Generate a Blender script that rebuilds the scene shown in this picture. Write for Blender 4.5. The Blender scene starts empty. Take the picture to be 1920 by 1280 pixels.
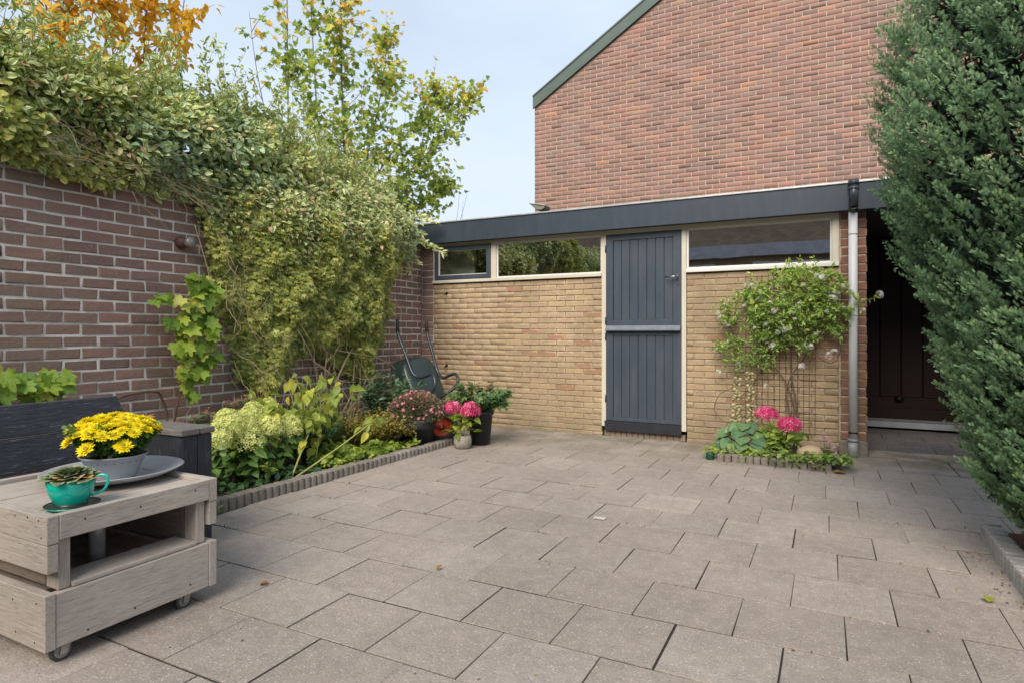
import bpy, math, random
import numpy as np
from mathutils import Matrix, Vector, noise as mnoise
random.seed(7); RNG = np.random.default_rng(7)
rad = math.radians
scene = bpy.context.scene
# ------------------------------------------------------------------ camera
H_CAM = 1.10; YAW = math.atan2(590, 1147)
cam_data = bpy.data.cameras.new('camera'); cam = bpy.data.objects.new('camera', cam_data)
scene.collection.objects.link(cam); scene.camera = cam
cam.location = (0, 0, H_CAM); cam.rotation_euler = (rad(90), 0, YAW)
cam_data.sensor_width = 36; cam_data.lens = 1147/1920*36; cam_data.shift_y = -16/1920
cam_data.clip_start = .05; cam_data.clip_end = 3000
# ------------------------------------------------------------------ sky, sun, exposure
SUN_DIR = Vector((.10, -.75, .64)).normalized()
SUN_EL = math.asin(SUN_DIR.z); SUN_AZ = math.atan2(SUN_DIR.x, SUN_DIR.y)
world = bpy.data.worlds.new('World'); scene.world = world; world.use_nodes = True
wn = world.node_tree.nodes; wl = world.node_tree.links; wn.clear()
wo = wn.new('ShaderNodeOutputWorld'); wb = wn.new('ShaderNodeBackground'); wb.inputs['Strength'].default_value = .05
sk = wn.new('ShaderNodeTexSky'); sk.sky_type = 'NISHITA'; sk.sun_disc = False
sk.sun_elevation = SUN_EL; sk.sun_rotation = SUN_AZ; sk.air_density = 1.2; sk.dust_density = 1.5; sk.ozone_density = 1.5
tc = wn.new('ShaderNodeTexCoord'); mp = wn.new('ShaderNodeMapping'); mp.inputs['Scale'].default_value = (1, 1, 2.6)
cn = wn.new('ShaderNodeTexNoise'); cn.inputs['Scale'].default_value = 1.5; cn.inputs['Detail'].default_value = 5; cn.inputs['Roughness'].default_value = .5
cr = wn.new('ShaderNodeValToRGB'); cr.color_ramp.elements[0].position = .30; cr.color_ramp.elements[1].position = .78
cr.color_ramp.elements[0].color = (.50, .50, .50, 1); cr.color_ramp.elements[1].color = (1, 1, 1, 1)
sep = wn.new('ShaderNodeSeparateXYZ'); mr = wn.new('ShaderNodeMapRange'); mr.inputs[1].default_value = .55; mr.inputs[2].default_value = .0
mr.inputs[3].default_value = 0; mr.inputs[4].default_value = .45
mx = wn.new('ShaderNodeMix'); mx.data_type = 'RGBA'
add = wn.new('ShaderNodeMath'); add.operation = 'ADD'; add.use_clamp = True
wl.new(tc.outputs['Generated'], mp.inputs[0]); wl.new(mp.outputs[0], cn.inputs['Vector']); wl.new(cn.outputs['Fac'], cr.inputs[0])
wl.new(tc.outputs['Generated'], sep.inputs[0]); wl.new(sep.outputs['Z'], mr.inputs[0])
wl.new(cr.outputs[0], add.inputs[0]); wl.new(mr.outputs[0], add.inputs[1])
wl.new(add.outputs[0], mx.inputs['Factor']); wl.new(sk.outputs[0], mx.inputs['A'])
mx.inputs['B'].default_value = (5.3, 6.1, 7.15, 1)
wl.new(mx.outputs['Result'], wb.inputs['Color']); wl.new(wb.outputs[0], wo.inputs[0])
sd = bpy.data.lights.new('sun', 'SUN'); so = bpy.data.objects.new('sun', sd); scene.collection.objects.link(so)
sd.energy = 1.5; sd.angle = rad(40); sd.color = (1, .90, .78)
so.rotation_euler = SUN_DIR.to_track_quat('Z', 'Y').to_euler()
scene.view_settings.view_transform = 'Standard'; scene.view_settings.look = 'None'
scene.view_settings.exposure = 1.58; scene.view_settings.gamma = 1; scene.view_settings.use_curve_mapping = False
scene.render.engine = 'CYCLES'; scene.cycles.max_bounces = 6; scene.cycles.transparent_max_bounces = 8
scene.cycles.diffuse_bounces = 3

# ------------------------------------------------------------------ helpers
COL = scene.collection
CF = np.array([-math.sin(YAW), math.cos(YAW), 0]); CR = np.array([math.cos(YAW), math.sin(YAW), 0])
def pixel_scale(P):
    "pixels per metre at P (0 when outside the frame): only used to rank which pieces show largest"
    P = np.atleast_2d(P); f = P @ CF; r = P @ CR; f = np.maximum(f, .01)
    x = 960+1147*r/f; y = 624-1147*(P[:, 2]-H_CAM)/f
    return np.where((x > -20) & (x < 1940) & (y > -20) & (y < 1300) & (f > .1), 1147/f, 0)
def put(o, parent=None):
    COL.objects.link(o)
    if parent is not None:
        o.parent = parent; o.matrix_parent_inverse = Matrix.Translation(-parent_base(parent))
    return o
BASES = {}
def parent_base(p):
    return BASES.get(p.name, Vector((0, 0, 0)))
def tag(o, label, cat=None, group=None, kind=None):
    if label: o['label'] = label
    if cat: o['category'] = cat
    if group: o['group'] = group
    if kind: o['kind'] = kind
    return o
def thing(name, label, cat, loc=(0, 0, 0), group=None):
    o = bpy.data.objects.new(name, None); COL.objects.link(o); o.location = loc; o.empty_display_size = .1
    BASES[o.name] = Vector(loc); return tag(o, label, cat, group)
def fast_mesh(name, V, F, attrs=None, smooth=False):
    "V (n,3) floats, F (m,k) ints, one face size"
    V = np.asarray(V, np.float32); F = np.asarray(F, np.int32); k = F.shape[1]
    me = bpy.data.meshes.new(name); me.vertices.add(len(V)); me.vertices.foreach_set('co', V.ravel())
    me.loops.add(F.size); me.loops.foreach_set('vertex_index', F.ravel())
    me.polygons.add(len(F)); me.polygons.foreach_set('loop_start', np.arange(0, F.size, k, dtype=np.int32))
    me.polygons.foreach_set('loop_total', np.full(len(F), k, np.int32))
    if smooth: me.polygons.foreach_set('use_smooth', np.ones(len(F), bool))
    if attrs:
        for an, (ty, arr) in attrs.items():
            a = me.attributes.new(an, ty, 'POINT'); arr = np.asarray(arr, np.float32)
            a.data.foreach_set('vector' if ty == 'FLOAT_VECTOR' else 'value', arr.ravel())
    me.update(calc_edges=True); return me
class MB:
    "mesh builder: world coordinates, mixed faces"
    def __init__(s): s.v = []; s.f = []; s.sm = []
    def box(s, x0, x1, y0, y1, z0, z1):
        b = len(s.v); s.v += [(x, y, z) for z in (z0, z1) for y in (y0, y1) for x in (x0, x1)]
        for q in ((0, 2, 3, 1), (4, 5, 7, 6), (0, 1, 5, 4), (2, 6, 7, 3), (0, 4, 6, 2), (1, 3, 7, 5)):
            s.f.append(tuple(b+i for i in q)); s.sm.append(False)
        return s
    def tube(s, pts, r, n=8, cap=True, r1=None):
        pts = [Vector(p) for p in pts]; m = len(pts); b = len(s.v); up = None
        for i, p in enumerate(pts):
            d = (pts[min(i+1, m-1)]-pts[max(i-1, 0)]).normalized()
            if up is None: up = Vector((0, 0, 1)) if abs(d.z) < .9 else Vector((1, 0, 0))
            a = d.cross(up).normalized(); c = a.cross(d).normalized(); up = c
            rr = r[i] if isinstance(r, (list, tuple)) else (r if r1 is None else r+(r1-r)*i/(m-1))
            for k in range(n):
                t = 2*math.pi*k/n; s.v.append(tuple(p+(a*math.cos(t)+c*math.sin(t))*rr))
        for i in range(m-1):
            for k in range(n):
                s.f.append((b+i*n+k, b+i*n+(k+1) % n, b+(i+1)*n+(k+1) % n, b+(i+1)*n+k)); s.sm.append(True)
        if cap:
            s.f.append(tuple(b+k for k in range(n))[::-1]); s.f.append(tuple(b+(m-1)*n+k for k in range(n))); s.sm += [False, False]
        return s
    def lathe(s, prof, c, n=32, mat=None, sy=1.0):
        "prof: [(r,z)...] about c, optional 3x3 orientation"
        b = len(s.v); c = Vector(c)
        for r, z in prof:
            for k in range(n):
                t = 2*math.pi*k/n; p = Vector((r*math.cos(t), sy*r*math.sin(t), z))
                if mat is not None: p = mat @ p
                s.v.append(tuple(c+p))
        for i in range(len(prof)-1):
            for k in range(n):
                s.f.append((b+i*n+k, b+i*n+(k+1) % n, b+(i+1)*n+(k+1) % n, b+(i+1)*n+k)); s.sm.append(True)
        for i, fl in ((0, True), (len(prof)-1, False)):
            q = tuple(b+i*n+k for k in range(n)); s.f.append(q[::-1] if fl else q); s.sm.append(False)
        return s
    def poly(s, pts, smooth=False):
        b = len(s.v); s.v += [tuple(p) for p in pts]; s.f.append(tuple(range(b, b+len(pts)))); s.sm.append(smooth); return s
    def prism(s, pts2, f0, f1):
        "outline pts2 mapped by f0 and f1 (two caps)"
        n = len(pts2); b = len(s.v); s.v += [tuple(f0(*p)) for p in pts2]+[tuple(f1(*p)) for p in pts2]
        s.f.append(tuple(range(b, b+n))); s.f.append(tuple(range(b+n, b+2*n))[::-1]); s.sm += [False, False]
        for i in range(n): s.f.append((b+i, b+n+i, b+n+(i+1) % n, b+(i+1) % n)); s.sm.append(False)
        return s
    def mesh(s, name):
        me = bpy.data.meshes.new(name); me.from_pydata(s.v, [], s.f); me.polygons.foreach_set('use_smooth', s.sm); me.update(); return me
    def obj(s, name, m, parent=None, bevel=0, label=None, segs=2):
        me = s.mesh(name)
        import bmesh
        bm = bmesh.new(); bm.from_mesh(me); bmesh.ops.recalc_face_normals(bm, faces=bm.faces); bm.to_mesh(me); bm.free()
        me.materials.append(m); o = bpy.data.objects.new(name, me); put(o, parent)
        if bevel:
            bv = o.modifiers.new('bevel', 'BEVEL'); bv.width = bevel; bv.segments = segs; bv.limit_method = 'ANGLE'; bv.angle_limit = rad(40)
        if label: o['label'] = label
        return o
def inst(name, me, M4, parent):
    o = bpy.data.objects.new(name, me); COL.objects.link(o); o.parent = parent
    o.matrix_parent_inverse = Matrix.Translation(-parent_base(parent)); o.matrix_basis = M4; return o
def smooth_path(pts, n=6):
    "Catmull-Rom"
    P = [Vector(p) for p in pts]; P = [P[0]*2-P[1]]+P+[P[-1]*2-P[-2]]; out = []
    for i in range(1, len(P)-2):
        for k in range(n):
            t = k/n; a, b, c, d = P[i-1], P[i], P[i+1], P[i+2]
            out.append(.5*((2*b)+(c-a)*t+(2*a-5*b+4*c-d)*t*t+(3*b-a-3*c+d)*t**3))
    out.append(P[-2]); return out

# ------------------------------------------------------------------ materials
def nt(name):
    m = bpy.data.materials.new(name); m.use_nodes = True; n = m.node_tree.nodes; l = m.node_tree.links
    p = n['Principled BSDF']; return m, n, l, p
def nnoise(n, l, vec, scale, detail=4, rough=.55):
    t = n.new('ShaderNodeTexNoise'); t.inputs['Scale'].default_value = scale; t.inputs['Detail'].default_value = detail
    t.inputs['Roughness'].default_value = rough
    if vec is not None: l.new(vec, t.inputs['Vector'])
    return t.outputs['Fac']
def nramp(n, l, fac, stops):
    r = n.new('ShaderNodeValToRGB'); e = r.color_ramp.elements
    while len(e) < len(stops): e.new(.5)
    for i, (p, c) in enumerate(stops): e[i].position = p; e[i].color = (*c, 1) if len(c) == 3 else c
    l.new(fac, r.inputs[0]); return r.outputs[0]
def nmix(n, l, fac, a, b, mode='MIX'):
    x = n.new('ShaderNodeMix'); x.data_type = 'RGBA'; x.blend_type = mode
    for key, v in (('Factor', fac), ('A', a), ('B', b)):
        if isinstance(v, (int, float)): x.inputs[key].default_value = v
        elif isinstance(v, tuple): x.inputs[key].default_value = (*v, 1)
        else: l.new(v, x.inputs[key])
    return x.outputs['Result']
def nmath(n, l, op, a, b=0.0, clamp=False):
    x = n.new('ShaderNodeMath'); x.operation = op; x.use_clamp = clamp
    for i, v in enumerate((a, b)):
        if isinstance(v, (int, float)): x.inputs[i].default_value = v
        else: l.new(v, x.inputs[i])
    return x.outputs[0]
def npos(n, l, stretch=None):
    g = n.new('ShaderNodeNewGeometry').outputs['Position']
    if stretch:
        m = n.new('ShaderNodeMapping'); m.inputs['Scale'].default_value = stretch; l.new(g, m.inputs[0]); return m.outputs[0]
    return g
def nbump(n, l, h, dist, p, strength=1.0):
    b = n.new('ShaderNodeBump'); b.inputs['Distance'].default_value = dist; b.inputs['Strength'].default_value = strength
    l.new(h, b.inputs['Height']); l.new(b.outputs[0], p.inputs['Normal'])
def BW(v): return (v, v, v)
def simple(name, c, rough=.5, metal=0, c2=None, scale=6, bump=0, bscale=80, stretch=None, spec=.5, coat=0, scuff=None, grime=None):
    m, n, l, p = nt(name); pos = npos(n, l, stretch)
    c2 = c2 or tuple(x*.72 for x in c)
    bc = nramp(n, l, nnoise(n, l, pos, scale, 6, .6), [(.32, c2), (.68, c)])
    if grime: bc = nmix(n, l, nramp(n, l, nnoise(n, l, npos(n, l, (3, 3, .5)), 3.5, 7, .7), [(.45, BW(0)), (.72, BW(.6))]), bc, grime)
    if scuff:
        bc = nmix(n, l, nramp(n, l, nnoise(n, l, npos(n, l, (1.4, 1.4, .6)), 34, 6, .75), [(.665, BW(0)), (.70, BW(.8))]), bc, scuff)
    l.new(bc, p.inputs['Base Color'])
    p.inputs['Roughness'].default_value = rough; p.inputs['Metallic'].default_value = metal
    p.inputs['Specular IOR Level'].default_value = spec; p.inputs['Coat Weight'].default_value = coat
    if bump: nbump(n, l, nnoise(n, l, pos, bscale, 5, .6), bump, p)
    return m
def attr(n, name, out='Fac'):
    a = n.new('ShaderNodeAttribute'); a.attribute_name = name; return a.outputs[out]
def brick_mat(name, stops, weather, edge=None, rough=.85, bump=.0035, speck=None, dirt=None, dirt_fac=.5, splash=None):
    "stops over the brick's own tint; lc.xy runs -1..1 over the brick face"
    m, n, l, p = nt(name); pos = npos(n, l)
    base = nramp(n, l, attr(n, 'tint'), stops)
    fine = nnoise(n, l, pos, 55, 6, .65)
    base = nmix(n, l, nramp(n, l, fine, [(.35, BW(0)), (.7, BW(.55))]), base, weather)
    med = nnoise(n, l, npos(n, l, (1, 1, 2.2)), 9, 5, .6)
    base = nmix(n, l, nramp(n, l, med, [(.35, BW(.0)), (.75, BW(.5))]), base, weather)
    if edge:
        s = n.new('ShaderNodeSeparateXYZ'); l.new(attr(n, 'lc', 'Vector'), s.inputs[0])
        ex = nmath(n, l, 'ABSOLUTE', s.outputs[0]); ez = nmath(n, l, 'ABSOLUTE', s.outputs[2])
        e = nmath(n, l, 'MAXIMUM', nmath(n, l, 'POWER', ex, 14), nmath(n, l, 'POWER', ez, 5))
        e = nmath(n, l, 'MULTIPLY', e, nramp(n, l, nnoise(n, l, pos, 14, 3), [(.4, BW(0)), (.62, BW(.8))]))
        base = nmix(n, l, e, base, edge)
    if speck: base = nmix(n, l, nramp(n, l, nnoise(n, l, pos, 22, 5, .7), [(.63, BW(0)), (.72, BW(.6))]), base, speck)
    if dirt:
        dn = nnoise(n, l, npos(n, l, (1, 1, .55)), 1.3, 6, .65)
        base = nmix(n, l, nmath(n, l, 'MULTIPLY', nramp(n, l, dn, [(.42, BW(0)), (.66, BW(1))]), dirt_fac), base, dirt)
    if splash:
        s2 = n.new('ShaderNodeSeparateXYZ'); l.new(pos, s2.inputs[0]); r2 = n.new('ShaderNodeMapRange'); r2.inputs[1].default_value = .42; r2.inputs[2].default_value = .0; l.new(s2.outputs[2], r2.inputs[0])
        f2 = nmath(n, l, 'MULTIPLY', r2.outputs[0], nramp(n, l, nnoise(n, l, pos, 4, 6, .7), [(.30, BW(.25)), (.60, BW(1))]), True)
        base = nmix(n, l, nmath(n, l, 'MULTIPLY', f2, .8), base, splash)
    l.new(base, p.inputs['Base Color']); p.inputs['Roughness'].default_value = rough; p.inputs['Specular IOR Level'].default_value = .25
    h = nmath(n, l, 'ADD', nnoise(n, l, pos, 130, 6, .7), nmath(n, l, 'MULTIPLY', nnoise(n, l, pos, 30, 4, .6), 1.6))
    nbump(n, l, h, bump, p); return m
def mortar_mat(name, c, c2, bump=.006):
    m, n, l, p = nt(name); pos = npos(n, l)
    l.new(nramp(n, l, nnoise(n, l, pos, 12, 7, .7), [(.3, c2), (.65, c)]), p.inputs['Base Color'])
    p.inputs['Roughness'].default_value = .95; p.inputs['Specular IOR Level'].default_value = .15
    nbump(n, l, nmath(n, l, 'ADD', nnoise(n, l, pos, 90, 6, .75), nmath(n, l, 'MULTIPLY', nnoise(n, l, pos, 25, 3), 1.5)), bump, p); return m
def leaf_mat(name, stops, edge=None, vein=None, trans=.3, rough=.5, spot=None, spec=.4, edge_at=.55, tip=None):
    "stops over the leaf's own tint; lc = (across, along, tint)"
    m, n, l, p = nt(name)
    s = n.new('ShaderNodeSeparateXYZ'); l.new(attr(n, 'lc', 'Vector'), s.inputs[0])
    base = nramp(n, l, s.outputs[2], stops); pos = npos(n, l)
    ax = nmath(n, l, 'ABSOLUTE', s.outputs[0])
    if tip: base = nmix(n, l, nmath(n, l, 'POWER', s.outputs[1], 2), base, tip)
    if vein: base = nmix(n, l, nramp(n, l, ax, [(.0, BW(.8)), (.035, BW(.0))]), base, vein)
    if edge:
        w = nmath(n, l, 'ADD', ax, nmath(n, l, 'MULTIPLY', nnoise(n, l, pos, 90, 2), .25))
        base = nmix(n, l, nramp(n, l, w, [(edge_at, BW(0)), (edge_at+.06, BW(1))]), base, edge)
    if spot: base = nmix(n, l, nramp(n, l, nnoise(n, l, pos, 38, 4, .6), [(.56, BW(0)), (.68, BW(.85))]), base, spot)
    fine = nnoise(n, l, pos, 60, 3)
    base = nmix(n, l, .5, base, nramp(n, l, fine, [(.2, BW(.55)), (.8, BW(1.45))]), 'MULTIPLY')
    l.new(base, p.inputs['Base Color']); p.inputs['Roughness'].default_value = rough; p.inputs['Specular IOR Level'].default_value = spec
    if trans:
        t = n.new('ShaderNodeBsdfTranslucent'); l.new(nmix(n, l, .5, base, (.9, 1, .35), 'MULTIPLY'), t.inputs[0])
        ms = n.new('ShaderNodeMixShader'); ms.inputs[0].default_value = trans
        l.new(p.outputs[0], ms.inputs[1]); l.new(t.outputs[0], ms.inputs[2]); l.new(ms.outputs[0], n['Material Output'].inputs[0])
    return m
def wood_mat(name, c, c2, axis, dark, rough=.8, bump=.003, scuff=None, knots=True):
    st = {'x': (1.2, 14, 14), 'y': (14, 1.2, 14), 'z': (14, 14, 1.2)}[axis]
    m, n, l, p = nt(name); v = npos(n, l, st); g = nnoise(n, l, v, 8.5, 10, .72)
    base = nramp(n, l, g, [(.28, dark), (.45, c2), (.7, c)])
    base = nmix(n, l, nramp(n, l, nnoise(n, l, npos(n, l), 5, 5, .65), [(.38, BW(0)), (.75, BW(.5))]), base, c2)
    if knots:
        k = n.new('ShaderNodeTexVoronoi'); k.inputs['Scale'].default_value = 7.0; l.new(npos(n, l, {'x': (.6, 1, 1), 'y': (1, .6, 1), 'z': (1, 1, .6)}[axis]), k.inputs['Vector'])
        base = nmix(n, l, nramp(n, l, k.outputs['Distance'], [(.03, BW(.85)), (.075, BW(0))]), base, dark)
    cr_ = nnoise(n, l, npos(n, l, tuple(x*1.0 if x < 2 else x*.8 for x in st)), 2.4, 4, .5)
    base = nmix(n, l, nramp(n, l, cr_, [(.488, BW(0)), (.498, BW(.4)), (.502, BW(.4)), (.512, BW(0))]), base, dark)
    base = nmix(n, l, .6, base, nramp(n, l, nnoise(n, l, npos(n, l), 2.2, 5, .6), [(.3, BW(.75)), (.7, BW(1.2))]), 'MULTIPLY')
    if scuff:
        w = nramp(n, l, nnoise(n, l, npos(n, l, tuple(x*.9 for x in st)), 9, 9, .8), [(.57, BW(0)), (.66, BW(.9))])
        base = nmix(n, l, w, base, scuff)
    l.new(base, p.inputs['Base Color']); p.inputs['Roughness'].default_value = rough; p.inputs['Specular IOR Level'].default_value = .3
    nbump(n, l, g, bump, p); return m
def glass_mat(name, refl=1.0, tintc=(.9, .93, .9)):
    m, n, l, p = nt(name); n.remove(p)
    t = n.new('ShaderNodeBsdfTransparent'); t.inputs[0].default_value = (*tintc, 1)
    g = n.new('ShaderNodeBsdfGlossy'); g.inputs['Roughness'].default_value = .0
    f = n.new('ShaderNodeFresnel'); f.inputs[0].default_value = 1.52
    pos = npos(n, l); b = n.new('ShaderNodeBump'); b.inputs['Distance'].default_value = .0012; b.inputs['Strength'].default_value = .5
    l.new(nnoise(n, l, pos, 1.7, 2), b.inputs['Height']); l.new(b.outputs[0], g.inputs['Normal'])
    k = nmath(n, l, 'ADD', nmath(n, l, 'MULTIPLY', f.outputs[0], refl), .16*refl, True)
    ms = n.new('ShaderNodeMixShader'); l.new(k, ms.inputs[0]); l.new(t.outputs[0], ms.inputs[1]); l.new(g.outputs[0], ms.inputs[2])
    l.new(ms.outputs[0], n['Material Output'].inputs[0]); return m

# ------------------------------------------------------------------ leaf templates: (verts, tris); y along, x across, z normal
def T_ovate(w=.30, fold=.10, droop=.12, pts=(.18, .45, .75)):
    V = [(0, 0, 0)]; ws = (.75, 1, .6)
    for i, y in enumerate(pts):
        d = -droop*y*y; V += [(0, y, d), (-w*ws[i], y, d+fold*ws[i]), (w*ws[i], y, d+fold*ws[i])]
    V.append((0, 1, -droop)); F = [(0, 1, 2), (0, 3, 1)]
    for i in (0, 3):
        a = 1+i; b = 4+i; F += [(a, b, a+1), (b, b+1, a+1), (a, a+2, b), (b, a+2, b+2)]
    F += [(7, 10, 8), (7, 9, 10)]; return np.array(V), np.array(F)
def T_small(w=.28, fold=.1):
    return np.array([(0, 0, 0), (-w, .45, fold), (w, .45, fold), (0, .5, 0), (0, 1, -.1)]), np.array([(0, 3, 1), (0, 2, 3), (3, 4, 1), (3, 2, 4)])
def T_lance(w=.12): return T_ovate(w, .05, .18, (.2, .5, .78))
def T_lobed(kind='maple', cup=.08):
    if kind == 'maple':
        R = [(0, 0), (-95, .18), (-75, .55), (-60, .38), (-40, .55), (-32, .42), (-22, .85), (-12, .62), (0, 1.0)]
    else:
        R = [(0, .0), (-150, .32), (-125, .50), (-105, .44), (-85, .62), (-68, .5), (-58, .52), (-42, .78), (-30, .66), (-22, .58), (-12, .86), (0, .98)]
    L = []
    for a, r in R: t = rad(a); L.append((r*math.sin(t), r*math.cos(t)+(.12 if kind != 'maple' else .0)))
    L[0] = (0, 0)
    out = L+[(-x, y) for x, y in L[-2:0:-1]]
    cy = .35 if kind == 'maple' else .3
    V = [(0, cy, 0)]+[(x, y, cup*(abs(x)*1.2+.3*math.sin(9*x+7*y))-.12*y*y) for x, y in out]
    n = len(out); F = [(0, 1+i, 1+(i+1) % n) for i in range(n)]
    return np.array(V), np.array(F)
def T_cluster(k=5, spread=75, w=.22, l=1.0):
    "k small leaflets fanned from one point"
    VV = []; FF = []; b = 0; v0, f0 = T_small(w, .06)
    for i in range(k):
        a = rad((i-(k-1)/2)*2*spread/max(k-1, 1)); s = l*(1-.28*abs(i-(k-1)/2)/max((k-1)/2, 1))
        c, sn = math.cos(a), math.sin(a); v = v0.copy()*s
        v = np.stack([v[:, 0]*c+v[:, 1]*sn, -v[:, 0]*sn+v[:, 1]*c, v[:, 2]-.12*np.abs(math.sin(a))*v[:, 1]], 1)
        VV.append(v); FF.append(f0+b); b += len(v)
    return np.concatenate(VV), np.concatenate(FF)
def T_spray(k=5, sub=True):
    "flat scale-leaf spray of a cypress"
    V = []; F = []
    def blade(x0, y0, a, L, w):
        b = len(V); dx, dy = math.sin(a), math.cos(a); nx, ny = dy, -dx; z0 = -.1*y0*y0
        V.extend([(x0-nx*w, y0-ny*w, z0), (x0+nx*w, y0+ny*w, z0), (x0+dx*L*.6+nx*w*1.2, y0+dy*L*.6+ny*w*1.2, z0+.03), (x0+dx*L, y0+dy*L, z0-.05)])
        F.extend([(b, b+1, b+2), (b, b+2, b+3)])
    blade(0, 0, 0, 1.0, .04)
    for i in range(k):
        y = .12+.7*i/k; L = .5*(1-.55*i/k)
        blade(0, y, rad(48), L, .045); blade(0, y+.04, rad(-48), L, .045)
        if i < 3 and sub:
            blade(.5*L*math.sin(rad(48)), y+.5*L*math.cos(rad(48)), rad(12), L*.55, .035); blade(-.5*L*math.sin(rad(48)), y+.04+.5*L*math.cos(rad(48)), rad(-12), L*.55, .035)
    return np.array(V), np.array(F)
def T_floret(k=4, cup=.15, w=.42):
    V = [(0, 0, 0)]; F = []
    for i in range(k):
        a = 2*math.pi*i/k; b = len(V)
        for (r, da, z) in ((.62, -w, cup), (1.0, -.18, cup*1.5), (1.0, .2, cup*1.2), (.62, w, cup)):
            V.append((r*math.cos(a+da), r*math.sin(a+da), z))
        F += [(0, b, b+1), (0, b+1, b+2), (0, b+2, b+3)]
    return np.array(V), np.array(F)
def lc_of(v):
    w = max(1e-6, np.abs(v[:, 0]).max()); h = max(1e-6, v[:, 1].max()); return np.stack([v[:, 0]/w, v[:, 1]/h], 1)
def unit(A): return A/np.maximum(np.linalg.norm(A, axis=1, keepdims=True), 1e-9)
def leaf_arrays(T, P, D, N, S, tint):
    v, f = T; D = unit(D); B = unit(np.cross(D, N)); Nn = np.cross(B, D); n = len(P)
    W = P[:, None, :]+S[:, None, None]*(v[None, :, 0:1]*B[:, None, :]+v[None, :, 1:2]*D[:, None, :]+v[None, :, 2:3]*Nn[:, None, :])
    lc = np.empty((n, len(v), 3)); lc[:, :, :2] = lc_of(v)[None]; lc[:, :, 2] = tint[:, None]
    F = f[None]+(np.arange(n)*len(v))[:, None, None]
    return W.reshape(-1, 3), F.reshape(-1, 3), lc.reshape(-1, 3)
def foliage(name, T, P, D, N, S, tint, mat, parent, as_parts=0, part_name='leaf', stuff=True, front=None):
    "leaves as one mesh; the as_parts largest in the picture become objects of their own that share 8 meshes"
    P, D, N, S, tint = map(np.asarray, (P, D, N, S, tint)); tint = np.clip(tint, 0, 1)
    D = unit(D); B = unit(np.cross(D, N)); Nn = np.cross(B, D); keep = np.ones(len(P), bool)
    if as_parts:
        sc = pixel_scale(P)*S*(front if front is not None else 1.0); order = np.argsort(-sc)[:as_parts]; order = order[sc[order] > 0]
        ms = []
        for k in range(8):
            v = T[0].copy(); v[:, 2] += RNG.normal(0, .03, len(v)); v[:, 0] *= 1+.12*(k % 3-1)
            lc = np.concatenate([lc_of(T[0]), np.full((len(v), 1), (k+.5)/8)], 1)
            me = fast_mesh(part_name, v, T[1], {'lc': ('FLOAT_VECTOR', lc)}); me.materials.append(mat); ms.append(me)
        for i in order:
            R = Matrix(((B[i][0], D[i][0], Nn[i][0]), (B[i][1], D[i][1], Nn[i][1]), (B[i][2], D[i][2], Nn[i][2]))).to_4x4()
            inst(part_name, ms[min(7, int(tint[i]*8))], Matrix.Translation(Vector(P[i])) @ R @ Matrix.Scale(float(S[i]), 4), parent)
        keep[order] = False
    if keep.any():
        V, F, lc = leaf_arrays(T, P[keep], D[keep], N[keep], S[keep], tint[keep])
        me = fast_mesh(name, V, F, {'lc': ('FLOAT_VECTOR', lc)}); me.materials.append(mat)
        o = bpy.data.objects.new(name, me); put(o, parent)
        if stuff and parent is not None: o['kind'] = 'stuff'
        return o
def rnd_dir(n): return unit(RNG.normal(size=(n, 3)))
def tubes(name, paths, mat, parent, n=5, label=None):
    mb = MB()
    for pts, r0, r1 in paths: mb.tube(pts, r0, n, True, r1)
    me = mb.mesh(name); me.materials.append(mat); o = bpy.data.objects.new(name, me); put(o, parent)
    if label: o['label'] = label
    return o
def wander(p, d, L, steps=6, curl=.25, grav=0.0):
    p = Vector(p); d = Vector(d).normalized(); out = [p.copy()]
    for i in range(steps):
        d = (d+Vector(RNG.normal(0, curl, 3))*.5+Vector((0, 0, grav))).normalized(); p = p+d*(L/steps); out.append(p.copy())
    return out
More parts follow.
